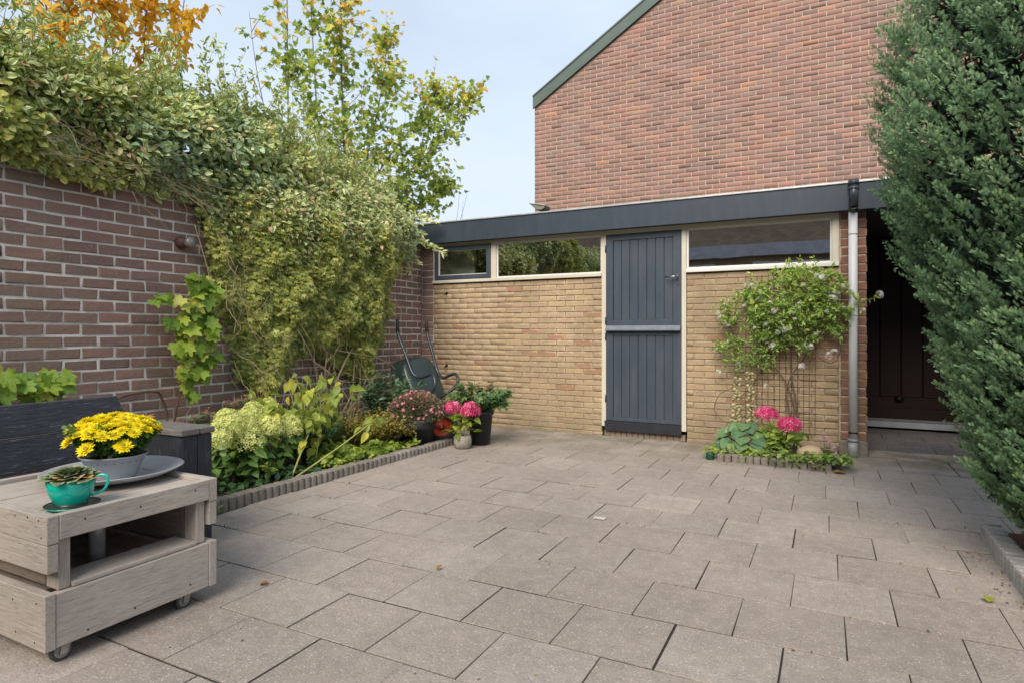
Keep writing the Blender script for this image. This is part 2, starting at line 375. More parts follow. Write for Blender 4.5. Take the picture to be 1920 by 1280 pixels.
# ================================================================== MATERIALS
m_paver = None
def paver_mat(name, stops, moss=True):
    m, n, l, p = nt(name); pos = npos(n, l)
    oi = n.new('ShaderNodeObjectInfo')
    base = nramp(n, l, oi.outputs['Random'], stops)
    big = nnoise(n, l, pos, 1.1, 5, .6)
    base = nmix(n, l, nramp(n, l, big, [(.35, BW(0)), (.7, BW(.6))]), base, (.20, .172, .150))
    mid = nnoise(n, l, pos, 14, 8, .75)
    base = nmix(n, l, .8, base, nramp(n, l, mid, [(.25, BW(.74)), (.75, BW(1.26))]), 'MULTIPLY')
    grit = nnoise(n, l, pos, 130, 3, .7)
    base = nmix(n, l, nramp(n, l, grit, [(.57, BW(0)), (.66, BW(.6))]), base, (.56, .52, .47))
    base = nmix(n, l, nramp(n, l, grit, [(.32, BW(.65)), (.42, BW(0))]), base, (.13, .11, .095))
    for scl, colr, rr in ((70, (.60, .56, .51), .26), (48, (.13, .11, .10), .18)):
        v = n.new('ShaderNodeTexVoronoi'); v.inputs['Scale'].default_value = scl; l.new(pos, v.inputs['Vector'])
        dot = nramp(n, l, v.outputs['Distance'], [(rr*.7, BW(.6)), (rr, BW(0))]); msk = nramp(n, l, nnoise(n, l, pos, 28, 2), [(.46, BW(0)), (.56, BW(1))])
        base = nmix(n, l, nmath(n, l, 'MULTIPLY', dot, msk), base, colr)
    stain = nnoise(n, l, pos, 2.3, 7, .7)
    base = nmix(n, l, nramp(n, l, stain, [(.58, BW(0)), (.72, BW(.35))]), base, (.42, .39, .36))
    if moss:
        s = n.new('ShaderNodeSeparateXYZ'); l.new(pos, s.inputs[0])
        r = n.new('ShaderNodeMapRange'); r.inputs[1].default_value = 5.2; r.inputs[2].default_value = 6.3; l.new(s.outputs[1], r.inputs[0])
        f = nmath(n, l, 'MULTIPLY', r.outputs[0], nramp(n, l, nnoise(n, l, pos, 3.2, 5, .65), [(.40, BW(.0)), (.62, BW(.75))]))
        base = nmix(n, l, f, base, (.135, .125, .06))
    l.new(base, p.inputs['Base Color']); p.inputs['Roughness'].default_value = .86; p.inputs['Specular IOR Level'].default_value = .3
    h = nmath(n, l, 'ADD', nmath(n, l, 'MULTIPLY', grit, .8), nnoise(n, l, pos, 60, 5, .7)); nbump(n, l, h, .004, p); return m
m_paver = paver_mat('concrete_paver', [(0, (.335, .286, .246)), (.3, (.375, .322, .277)), (.6, (.35, .30, .26)), (.8, (.385, .335, .294)), (1, (.41, .355, .306))])
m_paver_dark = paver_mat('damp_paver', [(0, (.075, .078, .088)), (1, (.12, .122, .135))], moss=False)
m_joint = simple('joint_sand', (.045, .037, .029), .95, c2=(.02, .017, .013), scale=40, bump=.004)
m_soil = simple('bed_soil', (.045, .032, .022), .95, c2=(.018, .013, .009), scale=25, bump=.02, bscale=30)
m_ground = simple('earth', (.13, .115, .09), .95, c2=(.07, .075, .04), scale=.6, bump=.01)
m_kerb = brick_mat('edging_concrete', [(0, (.27, .24, .215)), (1, (.37, .33, .295))], (.18, .16, .14), speck=(.42, .39, .35), dirt=(.10, .10, .06), bump=.004)
m_kerb_pale = brick_mat('pale_edging_concrete', [(0, (.40, .385, .365)), (1, (.50, .485, .46))], (.22, .21, .19), speck=(.5, .48, .45), bump=.003)
m_brick_wall = brick_mat('purple_brown_brick', [(0, (.14, .092, .088)), (.3, (.26, .138, .122)), (.5, (.195, .118, .108)), (.7, (.32, .16, .135)), (.85, (.235, .148, .13)), (1, (.16, .118, .108))], (.30, .205, .18), speck=(.50, .44, .38), dirt=(.26, .205, .14), dirt_fac=.5, splash=(.27, .23, .17))
m_brick_shed = brick_mat('yellow_brick', [(0, (.41, .31, .20)), (.3, (.50, .375, .24)), (.55, (.48, .35, .255)), (.8, (.56, .43, .25)), (.94, (.54, .38, .22)), (.95, (.42, .19, .12)), (1, (.42, .19, .12))], (.36, .26, .165), edge=(.68, .55, .36), dirt=(.22, .17, .105), dirt_fac=.6, speck=(.20, .15, .095), splash=(.24, .20, .13))
m_brick_house = brick_mat('red_brick', [(0, (.24, .14, .118)), (.3, (.36, .168, .135)), (.5, (.30, .185, .155)), (.75, (.41, .185, .145)), (.93, (.37, .21, .16)), (.97, (.52, .23, .125)), (1, (.28, .225, .18))], (.30, .205, .17), dirt=(.235, .17, .145), dirt_fac=.6, bump=.0025)
m_brick_pier = brick_mat('pier_brick', [(0, (.19, .085, .062)), (.5, (.27, .13, .09)), (1, (.30, .16, .10))], (.16, .09, .065), dirt=(.16, .12, .07), edge=(.36, .23, .17))
m_mortar_wall = mortar_mat('pale_grey_mortar', (.80, .77, .72), (.60, .57, .52))
m_mortar_shed = mortar_mat('sandy_mortar', (.36, .28, .20), (.23, .175, .125))
m_mortar_house = mortar_mat('cream_mortar', (.58, .49, .385), (.40, .335, .26))
m_coping = brick_mat('coping_brick', [(0, (.34, .30, .24)), (1, (.44, .39, .32))], (.26, .235, .18), speck=(.5, .46, .4), dirt=(.20, .19, .11))
m_plinth = simple('plinth_concrete', (.25, .22, .185), .9, c2=(.14, .125, .10), scale=14, bump=.006, bscale=70)
m_cream = simple('cream_paint', (.62, .58, .49), .45, c2=(.56, .52, .43), scale=3, bump=.0008, bscale=40, scuff=(.34, .30, .23), grime=(.50, .45, .36))
m_white = simple('white_paint', (.70, .69, .66), .4, c2=(.64, .63, .6), scale=4)
m_blue = simple('slate_blue_paint', (.050, .070, .098), .40, c2=(.040, .057, .082), scale=2.2, bump=.0012, bscale=25, scuff=(.22, .25, .29), grime=(.085, .095, .11))
m_fascia = simple('slate_fascia', (.038, .054, .076), .34, c2=(.032, .046, .066), scale=1.2, bump=.0006, bscale=12, scuff=(.11, .13, .16), grime=(.062, .074, .092))
m_blue_light = simple('worn_blue_paint', (.19, .215, .26), .5, c2=(.14, .16, .2), scale=18)
m_kick = simple('tread_plate', (.045, .05, .062), .35, c2=(.035, .038, .05), scale=12, metal=.4)
m_trim = simple('aluminium_trim', (.62, .63, .65), .35, metal=.6, c2=(.4, .41, .43))
m_verge = simple('green_grey_board', (.085, .125, .105), .6, c2=(.066, .10, .083), scale=3)
m_verge_top = simple('verge_trim', (.10, .13, .115), .5)
m_roof = simple('roof_felt', (.06, .06, .06), .9, bump=.01)
m_tile = simple('roof_tile', (.10, .07, .06), .8)
m_pvc = simple('grey_pvc', (.60, .61, .62), .4, c2=(.54, .55, .56), scale=5, spec=.4)
m_pvc_dark = simple('dark_pvc', (.04, .048, .06), .3)
m_iron = simple('dark_iron', (.03, .028, .026), .5, metal=.7)
m_steel = simple('steel', (.45, .45, .44), .28, metal=1, c2=(.25, .25, .25), scale=12)
m_glass = glass_mat('window_glass', 2.2)
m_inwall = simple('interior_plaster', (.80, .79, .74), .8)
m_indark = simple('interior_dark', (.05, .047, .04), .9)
m_darkwood = wood_mat('dark_stained_wood', (.030, .013, .010), (.020, .009, .007), 'z', (.008, .004, .004), rough=.55, bump=.001, knots=False)
m_passwall = simple('passage_shade', (.035, .032, .03), .9)  # shade under the passage roof is put into this near-black colour

# ================================================================== SETTING: ground, patio, beds
def plane(name, x0, x1, y0, y1, z, m, parent=None, kind='structure'):
    me = bpy.data.meshes.new(name); me.from_pydata([(x0, y0, z), (x1, y0, z), (x1, y1, z), (x0, y1, z)], [], [(0, 1, 2, 3)]); me.materials.append(m)
    o = bpy.data.objects.new(name, me); put(o, parent)
    if kind: o['kind'] = kind
    return o
plane('ground', -600, 600, -600, 900, -.09, m_ground)
patio = plane('patio', -4.5, 4.0, -8.8, 8.28, -.0045, m_joint)
patio['label'] = 'patio of square grey-brown concrete slabs laid in staggered rows'
BND = [-.51, -.15, .21, .57, .93, 1.29, 1.65, 1.99, 2.345, 2.705, 3.075, 3.45, 3.80, 4.165, 4.59, 4.985, 5.375, 5.74, 6.325]
OFF = [.236, .058, .236, .058, .236, .058, .058+.178, .06, .236, .062, .24, .047, .215, .012, .175, .365, .18, .365, .17]
# offset of the row whose near edge is BND[i]
OFFROW = {1.65: .058, 1.99: .236, 2.345: .062, 2.705: .24, 3.075: .047, 3.45: .215, 3.80: .012, 4.165: .175, 4.59: .365, 4.985: .18, 5.375: .365, 5.74: .17, 1.29: .236, .93: .058, .57: .236, .21: .058, -.15: .236, -.51: .058}
def slab_mesh(name, w, h, rng):
    c = .0016; V = []
    jj = lambda s=.0012: rng.normal(0, s)
    for z, ins in ((-.045, 0), (-c, 0), (0, c)):
        for sx, sy in ((-1, -1), (1, -1), (1, 1), (-1, 1)):
            V.append((sx*(w/2-ins)+jj(), sy*(h/2-ins)+jj(), z))
    F = [(8, 9, 10, 11)]
    for a in (0, 4):
        for k in range(4): F.append((a+k, a+(k+1) % 4, a+4+(k+1) % 4, a+4+k))
    me = bpy.data.meshes.new(name); me.from_pydata(V, [], F); return me
PX = .371
def region_ok(x0, x1, y0, y1):
    xc, yc = (x0+x1)/2, (y0+y1)/2
    if xc < -3.33 and yc > 2.15 and yc < 5.15: return False
    if xc < -3.36 and yc > 5.15 and xc < -4.5: return False
    return True
slab_cache = {}
def lay(x0, x1, y0, y1, mat=None, gap=None):
    g = gap if gap is not None else random.choice([.0035, .0045, .0055, .007])
    gy = random.choice([.007, .009, .011, .013])+(.003 if y0 > 3 else 0); w = x1-x0-g; h = y1-y0-gy
    if w < .03 or h < .03: return
    key = (round(w, 3), round(h, 3), mat.name if mat else ''); k = random.randrange(3)
    if (key, k) not in slab_cache:
        me = slab_mesh('paver', w, h, np.random.default_rng(hash((round(w*1000), round(h*1000), k)) % 9999)); me.materials.append(mat or m_paver); slab_cache[(key, k)] = me
    M = Matrix.Translation(((x0+x1)/2, (y0+y1)/2, random.gauss(0, .0012))) @ Matrix.Rotation(random.gauss(0, .0022), 4, 'X') @ Matrix.Rotation(random.gauss(0, .0022), 4, 'Y') @ Matrix.Rotation(random.gauss(0, .0025), 4, 'Z')
    inst('paver', slab_cache[(key, k)], M, patio)
for i in range(len(BND)-1):
    y0, y1 = BND[i], BND[i+1]; off = OFFROW[BND[i]]; xr = .742 if y0 < 4.1 else 2.6
    if y0 < 3.0: xr = .742
    xl = -3.30 if 2.15 < y0 < 4.7 else -4.40
    if 1.9 < y0 < 2.15: xl = -4.4
    k0 = math.floor((xl-off)/PX)
    x = off+k0*PX
    while x < xr-.02:
        a, b = max(x, xl), min(x+PX, xr)
        # only what the picture can see from here or a step to the side
        if y0 >= .2 or (a > -2.5): 
            if y0 > 0 or abs(a) < 1.2: lay(a, b, y0, y1)
        x += PX
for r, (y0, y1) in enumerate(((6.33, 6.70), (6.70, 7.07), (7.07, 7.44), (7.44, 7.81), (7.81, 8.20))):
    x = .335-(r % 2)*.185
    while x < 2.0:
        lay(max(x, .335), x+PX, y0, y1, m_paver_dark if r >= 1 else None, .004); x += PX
# beds
def bump_sheet(name, x0, x1, y0, y1, z, amp, m, label):
    nx, ny = max(3, int((x1-x0)/.05)), max(3, int((y1-y0)/.05)); V = []; F = []
    for j in range(ny+1):
        for i in range(nx+1):
            x = x0+(x1-x0)*i/nx; y = y0+(y1-y0)*j/ny; V.append((x, y, z+amp*mnoise.noise(Vector((x*6, y*6, 0)))))
    for j in range(ny):
        for i in range(nx): a = j*(nx+1)+i; F.append((a, a+1, a+nx+2, a+nx+1))
    me = bpy.data.meshes.new(name); me.from_pydata(V, [], F); me.materials.append(m); me.polygons.foreach_set('use_smooth', [True]*len(F))
    o = bpy.data.objects.new(name, me); put(o); o['kind'] = 'structure'; o['label'] = label; return o
bump_sheet('flower_bed', -4.53, -3.36, 2.2, 5.12, .035, .03, m_soil, 'dark soil of the long bed under the garden wall')
bump_sheet('flower_bed', -.86, .10, 5.56, 6.33, .03, .02, m_soil, 'dark soil of the small bed beside the downpipe')
bump_sheet('flower_bed', .80, 3.0, 1.5, 4.10, .03, .02, simple('needle_litter', (.17, .065, .03), .95, c2=(.05, .025, .015), scale=60, bump=.01), 'soil with red-brown needles under the conifer')
# scalloped edging
def edge_block_mesh(w, d, h, rng, variant):
    "one palisade block: rounded front and back, chamfered top"
    n = 7; out = []
    for k in range(n): t = math.pi*k/(n-1); out.append((w/2*math.cos(t)*.98, -d/2-.020*math.sin(t)))
    for k in range(n): t = math.pi+math.pi*k/(n-1); out.append((w/2*math.cos(t)*.98, d/2-.020*math.sin(t)))
    N = len(out); V = []
    for z, s in ((-.06, 1), (h-.006, 1), (h, .88)):
        for x, y in out: V.append((x*s+rng.normal(0, .0006), y*s+rng.normal(0, .0006), z+rng.normal(0, .0008)))
    F = [tuple(2*N+k for k in range(N))]
    for a in (0, N):
        for k in range(N): F.append((a+k, a+(k+1) % N, a+N+(k+1) % N, a+N+k))
    me = bpy.data.meshes.new('edging_block'); me.from_pydata(V, [], F)
    a = me.attributes.new('tint', 'FLOAT', 'POINT'); a.data.foreach_set('value', np.full(len(V), variant, np.float32)); return me
def edging(name, label, p0, p1, pitch, h, d, m, heights=None):
    p0, p1 = Vector(p0), Vector(p1); L = (p1-p0).length; n = int(L/pitch); t = thing(name, label, 'edging', p0)
    vs = []
    for k in range(6):
        me = edge_block_mesh(pitch*.965, d, h, np.random.default_rng(k+3), k/5); me.materials.append(m); vs.append(me)
    ang = math.atan2((p1-p0).y, (p1-p0).x); dirv = (p1-p0).normalized()
    for i in range(n):
        p = p0+dirv*(pitch*(i+.5)); dz = (heights(i/n) if heights else 0)+random.gauss(0, .0018)
        inst('edging_block', vs[random.randrange(6)], Matrix.Translation(p+Vector((random.gauss(0, .001), random.gauss(0, .001), dz))) @ Matrix.Rotation(ang+random.gauss(0, .012), 4, 'Z'), t)
    return t
edging('lawn_edging', 'low scalloped concrete edging along the long bed under the garden wall', (-3.345, 2.30, 0), (-3.315, 5.10, 0), .056, .082, .05, m_kerb, lambda t: -.022*t)
edging('lawn_edging', 'short scalloped edging in front of the small bed with pink hydrangea', (-.84, 5.515, 0), (.06, 5.515, 0), .0585, .06, .05, m_kerb)
edging('lawn_edging', 'pale scalloped edging under the big conifer at the right', (.775, 1.7, 0), (.775, 4.13, 0), .060, .085, .055, m_kerb_pale)

# ================================================================== BRICKWORK
def brick_verts(L, h, D, rng, c=.0022, j=.0011):
    V = []; LC = []
    for yy, ins in ((D, 0), (c*1.3, 0), (0, c)):
        for sx, sz in ((-1, -1), (1, -1), (1, 1), (-1, 1)):
            V.append((sx*(L/2-ins*1.3)+rng.normal(0, j), yy+(rng.normal(0, j*.4) if yy < D else 0), sz*(h/2-ins)+rng.normal(0, j)))
            LC.append((sx, 0, sz))
    return np.array(V), np.array(LC, float)
BF = [(8, 9, 10, 11)]
for a in (0, 4):
    for k in range(4): BF.append((a+k, a+(k+1) % 4, a+4+(k+1) % 4, a+4+k))
BF = np.array(BF)
def brickwork(parent, org, U, bricks, D, mat, n_parts, rank=None, seed=1, j=.0011, c=.0022, proud=.0012, piece='brick', rest='brickwork'):
    "bricks: (u0,u1,v0,v1). local x along U, y into the wall, z up"
    rng = np.random.default_rng(seed); U = np.array(U, float); In = np.cross(np.array([0, 0, 1.]), U)   # z x U = into the wall
    org = np.array(org, float); B = np.array(bricks, float); n = len(B)
    C = org+B[:, :1].__add__(B[:, 1:2])/2*U+np.stack([np.zeros(n), np.zeros(n), (B[:, 2]+B[:, 3])/2], 1)
    W = B[:, 1]-B[:, 0]; Hh = B[:, 3]-B[:, 2]; tint = rng.random(n)
    sc = pixel_scale(C)**1*np.sqrt(W*Hh)*(rank(B) if rank else 1)
    pick = set(np.argsort(-sc)[:n_parts].tolist()); pick = {i for i in pick if sc[i] > 0}
    cache = {}; R = Matrix(((U[0], In[0], 0), (U[1], In[1], 0), (0, 0, 1))).to_4x4(); VV = []; FF = []; TT = []; LL = []; b = 0
    for i in range(n):
        off = rng.normal(0, proud); rot = rng.normal(0, .003)
        if i in pick:
            key = (round(W[i], 2), round(Hh[i], 3), int(tint[i]*16))
            if key not in cache:
                v, lc = brick_verts(W[i], Hh[i], D, rng, c, j); me = bpy.data.meshes.new(piece); me.from_pydata(v.tolist(), [], BF.tolist()); me.materials.append(mat)
                a = me.attributes.new('tint', 'FLOAT', 'POINT'); a.data.foreach_set('value', np.full(12, tint[i], np.float32))
                a = me.attributes.new('lc', 'FLOAT_VECTOR', 'POINT'); a.data.foreach_set('vector', lc.astype(np.float32).ravel()); cache[key] = me
            inst(piece, cache[key], Matrix.Translation(C[i]+In*off) @ R @ Matrix.Rotation(rot, 4, 'Y'), parent)
        else:
            v, lc = brick_verts(W[i], Hh[i], D, rng, c, j); cr_, sr = math.cos(rot), math.sin(rot)
            x = v[:, 0]*cr_+v[:, 2]*sr; z = -v[:, 0]*sr+v[:, 2]*cr_
            VV.append(C[i]+x[:, None]*U+(v[:, 1]+off)[:, None]*In+z[:, None]*np.array([0, 0, 1.])); FF.append(BF+b); b += 12; TT.append(np.full(12, tint[i])); LL.append(lc)
    if VV:
        me = fast_mesh(rest, np.concatenate(VV), np.concatenate(FF), {'tint': ('FLOAT', np.concatenate(TT)), 'lc': ('FLOAT_VECTOR', np.concatenate(LL))}); me.materials.append(mat)
        o = bpy.data.objects.new(rest, me); put(o, parent); o['kind'] = 'stuff'
def bond(u0, u1, v_top, v_bot, pu, pv, joint_u, joint_v, ref, odd, clip=None, jig=.002):
    "stretcher bond: courses counted down from v_top; joint centres of even courses at ref+n*pu, odd courses odd further"
    out = []; k = 0; v = v_top
    while v > v_bot+.01:
        lo = max(v-pv, v_bot); off = ref+(odd if k % 2 else 0)
        u = off+math.floor((u0-off)/pu)*pu
        while u < u1-1e-6:
            a = max(u, u0)+joint_u/2*(1 if u > u0 else 0)+random.gauss(0, jig*.5); b_ = min(u+pu, u1)-joint_u/2*(1 if u+pu < u1 else 0)+random.gauss(0, jig*.5)
            if b_-a > .025 and (clip is None or clip(a, b_, lo, v)): out.append((a, b_, lo+joint_v/2, v-joint_v/2))
            u += pu
        k += 1; v -= pv
    return out
# ---- garden wall (left), face at X=-4.54
XW = -4.54
gw = thing('garden_wall', 'long purple-brown brick garden wall with pale mortar, overgrown by climbers', 'wall', (XW-.1, 2, 0))
b_ = MB(); b_.box(XW-.19, XW-.0065, -4.5, 6.33, -.1, 2.13); b_.obj('mortar', m_mortar_wall, gw)
gwb = bond(-4.5, 6.33, 2.131, -.08, .2215, .0807, .0165, .0165, 2.156, .1107)
brickwork(gw, (XW, 0, 0), (0, 1, 0), gwb, .05, m_brick_wall, 300, lambda B: np.where((B[:, 0] < 3.4) | (B[:, 3] < .9) | (B[:, 0] > 5.55), 1, .25)*np.where((B[:, 3] > .45), 1, .3), 1, j=.0026, c=.0026, proud=.0016)
b_ = MB(); b_.box(XW-.19, XW-.004, -4.5, 6.33, 2.132, 2.187); b_.obj('mortar', m_mortar_wall, gw)
cops = []
y = -4.5
while y < 6.2: cops.append((y+.008, y+.222-.008, 2.137, 2.196)); y += .222
brickwork(gw, (XW+.012, 0, 0), (0, 1, 0), cops, .23, m_coping, 60, None, 5, j=.002, c=.005, proud=.002, piece='coping_brick', rest='coping')
# ---- shed
shed = thing('garden_shed', 'flat-roofed yellow brick shed with slate blue fascia, strip windows and split door', 'shed', (-2.1, 6.34, 0))
YS = 6.34
b_ = MB()
for x0, x1 in ((-4.36, -2.17), (-1.262, .100)): b_.box(x0, x1, YS+.008, YS+.10, -.05, 1.712)
b_.obj('mortar', m_mortar_shed, shed)
sb = []
for x0, x1, ref in ((-4.358, -2.168, -3.771), (-1.262, .098, -3.771)):
    sb += bond(x0, x1, 1.206+.0616*8, -.03, .2145, .0616, .0115, .0095, ref+.107, .107)
sb += [(a, b, c_, min(d, 1.704)) for a, b, c_, d in bond(-4.358, -2.168, 1.206+.0616*9, 1.206+.0616*8, .2145, .0616, .0115, .0095, -3.771, .107)+bond(-1.262, .098, 1.206+.0616*9, 1.206+.0616*8, .2145, .0616, .0115, .0095, -3.771, .107) ]
sb = [b for b in sb if b[3]-b[2] > .01]
brickwork(shed, (0, YS, 0), (1, 0, 0), sb, .05, m_brick_shed, 300, None, 2, j=.0013, c=.003, proud=.0013)
# piers
def pier(x0, x1, label, mat, mort, pv, ztop, zbot, yf):
    t = thing('brick_pier', label, 'pier', ((x0+x1)/2, yf, 0)); m_ = MB(); m_.box(x0-.010, x1+(.004 if x0 < 0 else -.006), yf+.009, yf+.4, zbot-.05, ztop); m_.obj('mortar', mort, t)
    v = ztop; bb = []
    while v > zbot+.02: bb.append((x0+random.gauss(0, .002), x1+random.gauss(0, .003), max(v-pv, zbot)+.006, v-.006)); v -= pv
    brickwork(t, (0, yf, 0), (1, 0, 0), bb, .21, mat, 60, None, 3, j=.0022, c=.004, proud=.002); return t
pier(-4.535, -4.366, 'narrow dark brick pier between garden wall and shed', m_brick_wall, m_mortar_wall, .0807, 2.20, -.03, YS-.004)
pr = pier(.112, .320, 'red brick pier on a concrete foot behind the downpipe', m_brick_pier, m_mortar_house, .0797, 2.20, .125, YS-.002)
b_ = MB(); b_.box(.100, .328, YS-.014, YS+.39, -.05, .123); b_.obj('foot', m_plinth, pr, bevel=.006)
# window band
def member(mb, *a): mb.box(*a); return mb
YF = YS-.012
for x0, x1, z0 in ((-4.361, -4.329, 1.706), (-3.537, -3.469, 1.745), (-2.165, -2.117, .10), (-1.314, -1.268, .10), (.044, .100, 1.706)):
    fr = MB(); fr.box(x0, x1, YF, YS+.07, z0, 2.19); fr.obj('frame_post', m_cream, shed, bevel=.003)
b_ = MB(); b_.box(-4.361, .1, YF+.004, YS+.07, 2.153, 2.20); b_.obj('frame_head', m_cream, shed, bevel=.003)
for x0, x1 in ((-4.361, -2.166), (-1.267, .1)):
    b_ = MB(); b_.box(x0, x1, YF-.022, YS+.07, 1.708, 1.744); b_.obj('window_sill', m_cream if x0 < -4 else m_white, shed, bevel=.004)
    b_ = MB(); b_.box(x0+.01, x1-.01, YF+.02, YS+.05, 1.697, 1.7075); b_.obj('sill_mortar', m_plinth, shed)
for x0, x1, nm in ((-3.467, -2.167, 'w'), (-1.266, .042, 'w')):
    w = MB()
    for q in ((x0, x1, YF+.014, YS+.03, 1.746, 1.762), (x0, x1, YF+.014, YS+.03, 2.138, 2.1525), (x0, x0+.02, YF+.0145, YS+.03, 1.7622, 2.1378), (x1-.014, x1, YF+.0145, YS+.03, 1.7622, 2.1378)): w.box(*q)
    wo_ = w.obj('window', m_white, shed, bevel=.002)
    g = MB(); g.box(x0+.01, x1-.01, YS+.010, YS+.014, 1.75, 2.15); g.obj('pane', m_glass, wo_)
w = MB()
x0, x1, z0, z1 = -4.327, -3.539, 1.752, 2.151
for q in ((x0, x1, YF-.018, YS+.02, z0, z0+.05), (x0, x1, YF-.018, YS+.02, z1-.045, z1), (x0, x0+.048, YF-.018, YS+.02, z0+.0502, z1-.0452), (x1-.052, x1, YF-.018, YS+.02, z0+.0502, z1-.0452)): w.box(*q)
sash = w.obj('window', m_blue, shed, bevel=.003, label='small opening window with slate blue sash')
g = MB(); g.box(x0+.03, x1-.03, YS-.004, YS, z0+.03, z1-.03); g.obj('pane', glass_mat('clear_glass', .75), sash)
g = MB(); a0, a1, c0, c1 = x0+.0482, x1-.0522, z0+.0503, z1-.0453
for q in ((a0, a1, YS-.012, YS-.005, c0, c0+.008), (a0, a0+.018, YS-.012, YS-.005, c0+.0081, c1-.0081), (a0, a1, YS-.012, YS-.005, c1-.008, c1)): g.box(*q)
g.obj('glazing_bead', m_white, sash)
# split door
dl, dr = -2.115, -1.316
door = MB()
def leaf(z0, z1, bz0, bz1):
    m_ = MB(); b0, b1 = -2.040, -1.402
    m_.box(dl, b0, YF+.006, YS+.04, z0, z1); m_.box(b1, dr, YF+.006, YS+.04, z0, z1)
    m_.box(b0+.0005, b1-.0005, YF+.006, YS+.04, bz1, z1); m_.box(b0+.0005, b1-.0005, YF+.006, YS+.04, z0, bz0)
    o = m_.obj('door', m_blue, shed, bevel=.002); n = 7; w_ = (b1-b0)/n
    ms = MB(); ms.box(0, w_-.008, 0, .02, 0, bz1-bz0)
    me = ms.mesh('board'); me.materials.append(m_blue)
    for k in range(n):
        bo = inst('board', me, Matrix.Translation((b0+k*w_+.004, YF+.016+random.gauss(0, .0006), bz0)), o); bv = bo.modifiers.new('bevel', 'BEVEL'); bv.width = .004; bv.segments = 2
    bk = MB(); bk.box(b0, b1, YF+.03, YF+.04, bz0, bz1); bk.obj('back_panel', m_blue, o)
    return o
d1 = leaf(1.172, 2.150, 1.235, 2.085); d1['label'] = 'upper half of the door with the handle'
d2 = leaf(.165, 1.128, .20, 1.075); d2['label'] = 'lower half of the door'
b_ = MB(); b_.prism([(YF-.052, 1.122), (YF+.01, 1.122), (YF+.01, 1.176), (YF-.012, 1.176), (YF-.052, 1.142)], lambda y, z: (dl+.004, y, z), lambda y, z: (dr-.006, y, z)); b_.obj('weather_bar', m_blue_light, shed, bevel=.003)
b_ = MB(); b_.box(dl-.012, dr+.002, YF-.016, YS+.03, .06, .162)
for k in range(26):
    for j_ in range(3):
        cx, cz = dl+.012+k*.031+(.015 if j_ % 2 else 0), .082+j_*.028; s_ = .010*(1 if (k+j_) % 2 else -1)
        b_.prism([(cx-.010, cz-s_-.002), (cx+.010, cz+s_-.002), (cx+.010, cz+s_+.002), (cx-.010, cz-s_+.002)], lambda x, z: (x, YF-.0158, z), lambda x, z: (x, YF-.0185, z))
b_.obj('kick_plate', m_kick, shed)
sbk = MB(); sbk.box(dl-.03, dr+.03, YS+.03, YS+.08, -.05, .058); sbk.obj('step_mortar', m_mortar_shed, shed)
brickwork(shed, (0, YS+.016, 0), (1, 0, 0), [(dl-.02+k*.0615, dl-.02+k*.0615+.050, -.04, .056) for k in range(13)], .05, m_brick_wall, 13, None, 9, piece='step_brick')
h_ = MB(); h_.box(-1.366, -1.343, YF-.004, YF+.008, 1.642, 1.702); h_.tube([(-1.352, YF, 1.672), (-1.352, YF-.045, 1.672)], .008, 10)
h_.tube([(-1.350, YF-.045, 1.672), (-1.39, YF-.05, 1.671), (-1.47, YF-.048, 1.668)], .0085, 10); h_.obj('handle', m_steel, d1)
k_ = MB(); k_.tube([(-1.350, YF+.007, 1.590), (-1.350, YF+.002, 1.590)], .006, 10); k_.box(-1.353, -1.347, YF+.002, YF+.007, 1.570, 1.588); k_.obj('keyhole', m_iron, d1)
for z_ in (2.0, 1.23, 1.06, .40):
    h_ = MB(); h_.box(-2.126, -2.112, YF-.006, YF+.004, z_-.035, z_+.035); h_.tube([(-2.119, YF-.009, z_-.036), (-2.119, YF-.009, z_+.036)], .006, 8); h_.obj('hinge', m_blue, shed)
for x_, z_ in ((-4.165, 1.585), (-4.165, .70)):
    h_ = MB(); h_.tube([(x_, YS, z_), (x_, YS-.03, z_), (x_+.008, YS-.045, z_-.012), (x_, YS-.05, z_-.03), (x_-.01, YS-.04, z_-.02)], .0055, 7); h_.tube([(x_, YS, z_), (x_, YS-.008, z_)], .016, 8); h_.obj('wall_hook', m_iron, shed)
# roof and fascia
b_ = MB(); b_.box(-4.57, 3.2, 6.2, 6.222, 2.188, 2.425); b_.obj('fascia', m_fascia, shed, bevel=.002)
b_ = MB(); b_.box(-4.58, 3.2, 6.186, 6.235, 2.4252, 2.442); b_.obj('roof_trim', m_trim, shed, bevel=.003)
b_ = MB(); b_.box(-4.57, 3.2, 6.2225, 6.6, 2.202, 2.212); b_.obj('soffit', m_fascia, shed)
b_ = MB(); b_.box(-4.57, 3.2, 6.23, 10.38, 2.213, 2.424); b_.obj('roof', m_roof, shed)
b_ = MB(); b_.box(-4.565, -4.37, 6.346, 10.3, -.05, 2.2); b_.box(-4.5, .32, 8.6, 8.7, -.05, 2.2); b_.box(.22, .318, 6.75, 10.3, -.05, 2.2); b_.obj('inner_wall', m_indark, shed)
b_ = MB(); b_.box(-4.36, -4.0, 6.70, 6.72, 0, 2.2); b_.box(-4.0, -3.975, 6.69, 6.73, 0, 2.2); b_.obj('partition', m_inwall, shed)
b_ = MB(); b_.box(-4.36, .1, YS+.101, YS+.30, 1.68, 1.70); b_.obj('inner_sill', m_inwall, shed)
# white bottle on the inner sill
bt = MB(); bt.lathe([(.001, 0), (.02, 0), (.022, .03), (.012, .08), (.010, .11)], (-3.915, YS+.16, 1.701), 14)
bt.tube([(-3.915+.013*math.cos(t), YS+.16, 1.827+.018*math.sin(t)) for t in np.linspace(0, 2*math.pi, 12)], .0045, 6)
tag(bt.obj('bottle', m_white, None), 'white ring-topped bottle standing inside the small blue window', 'bottle')
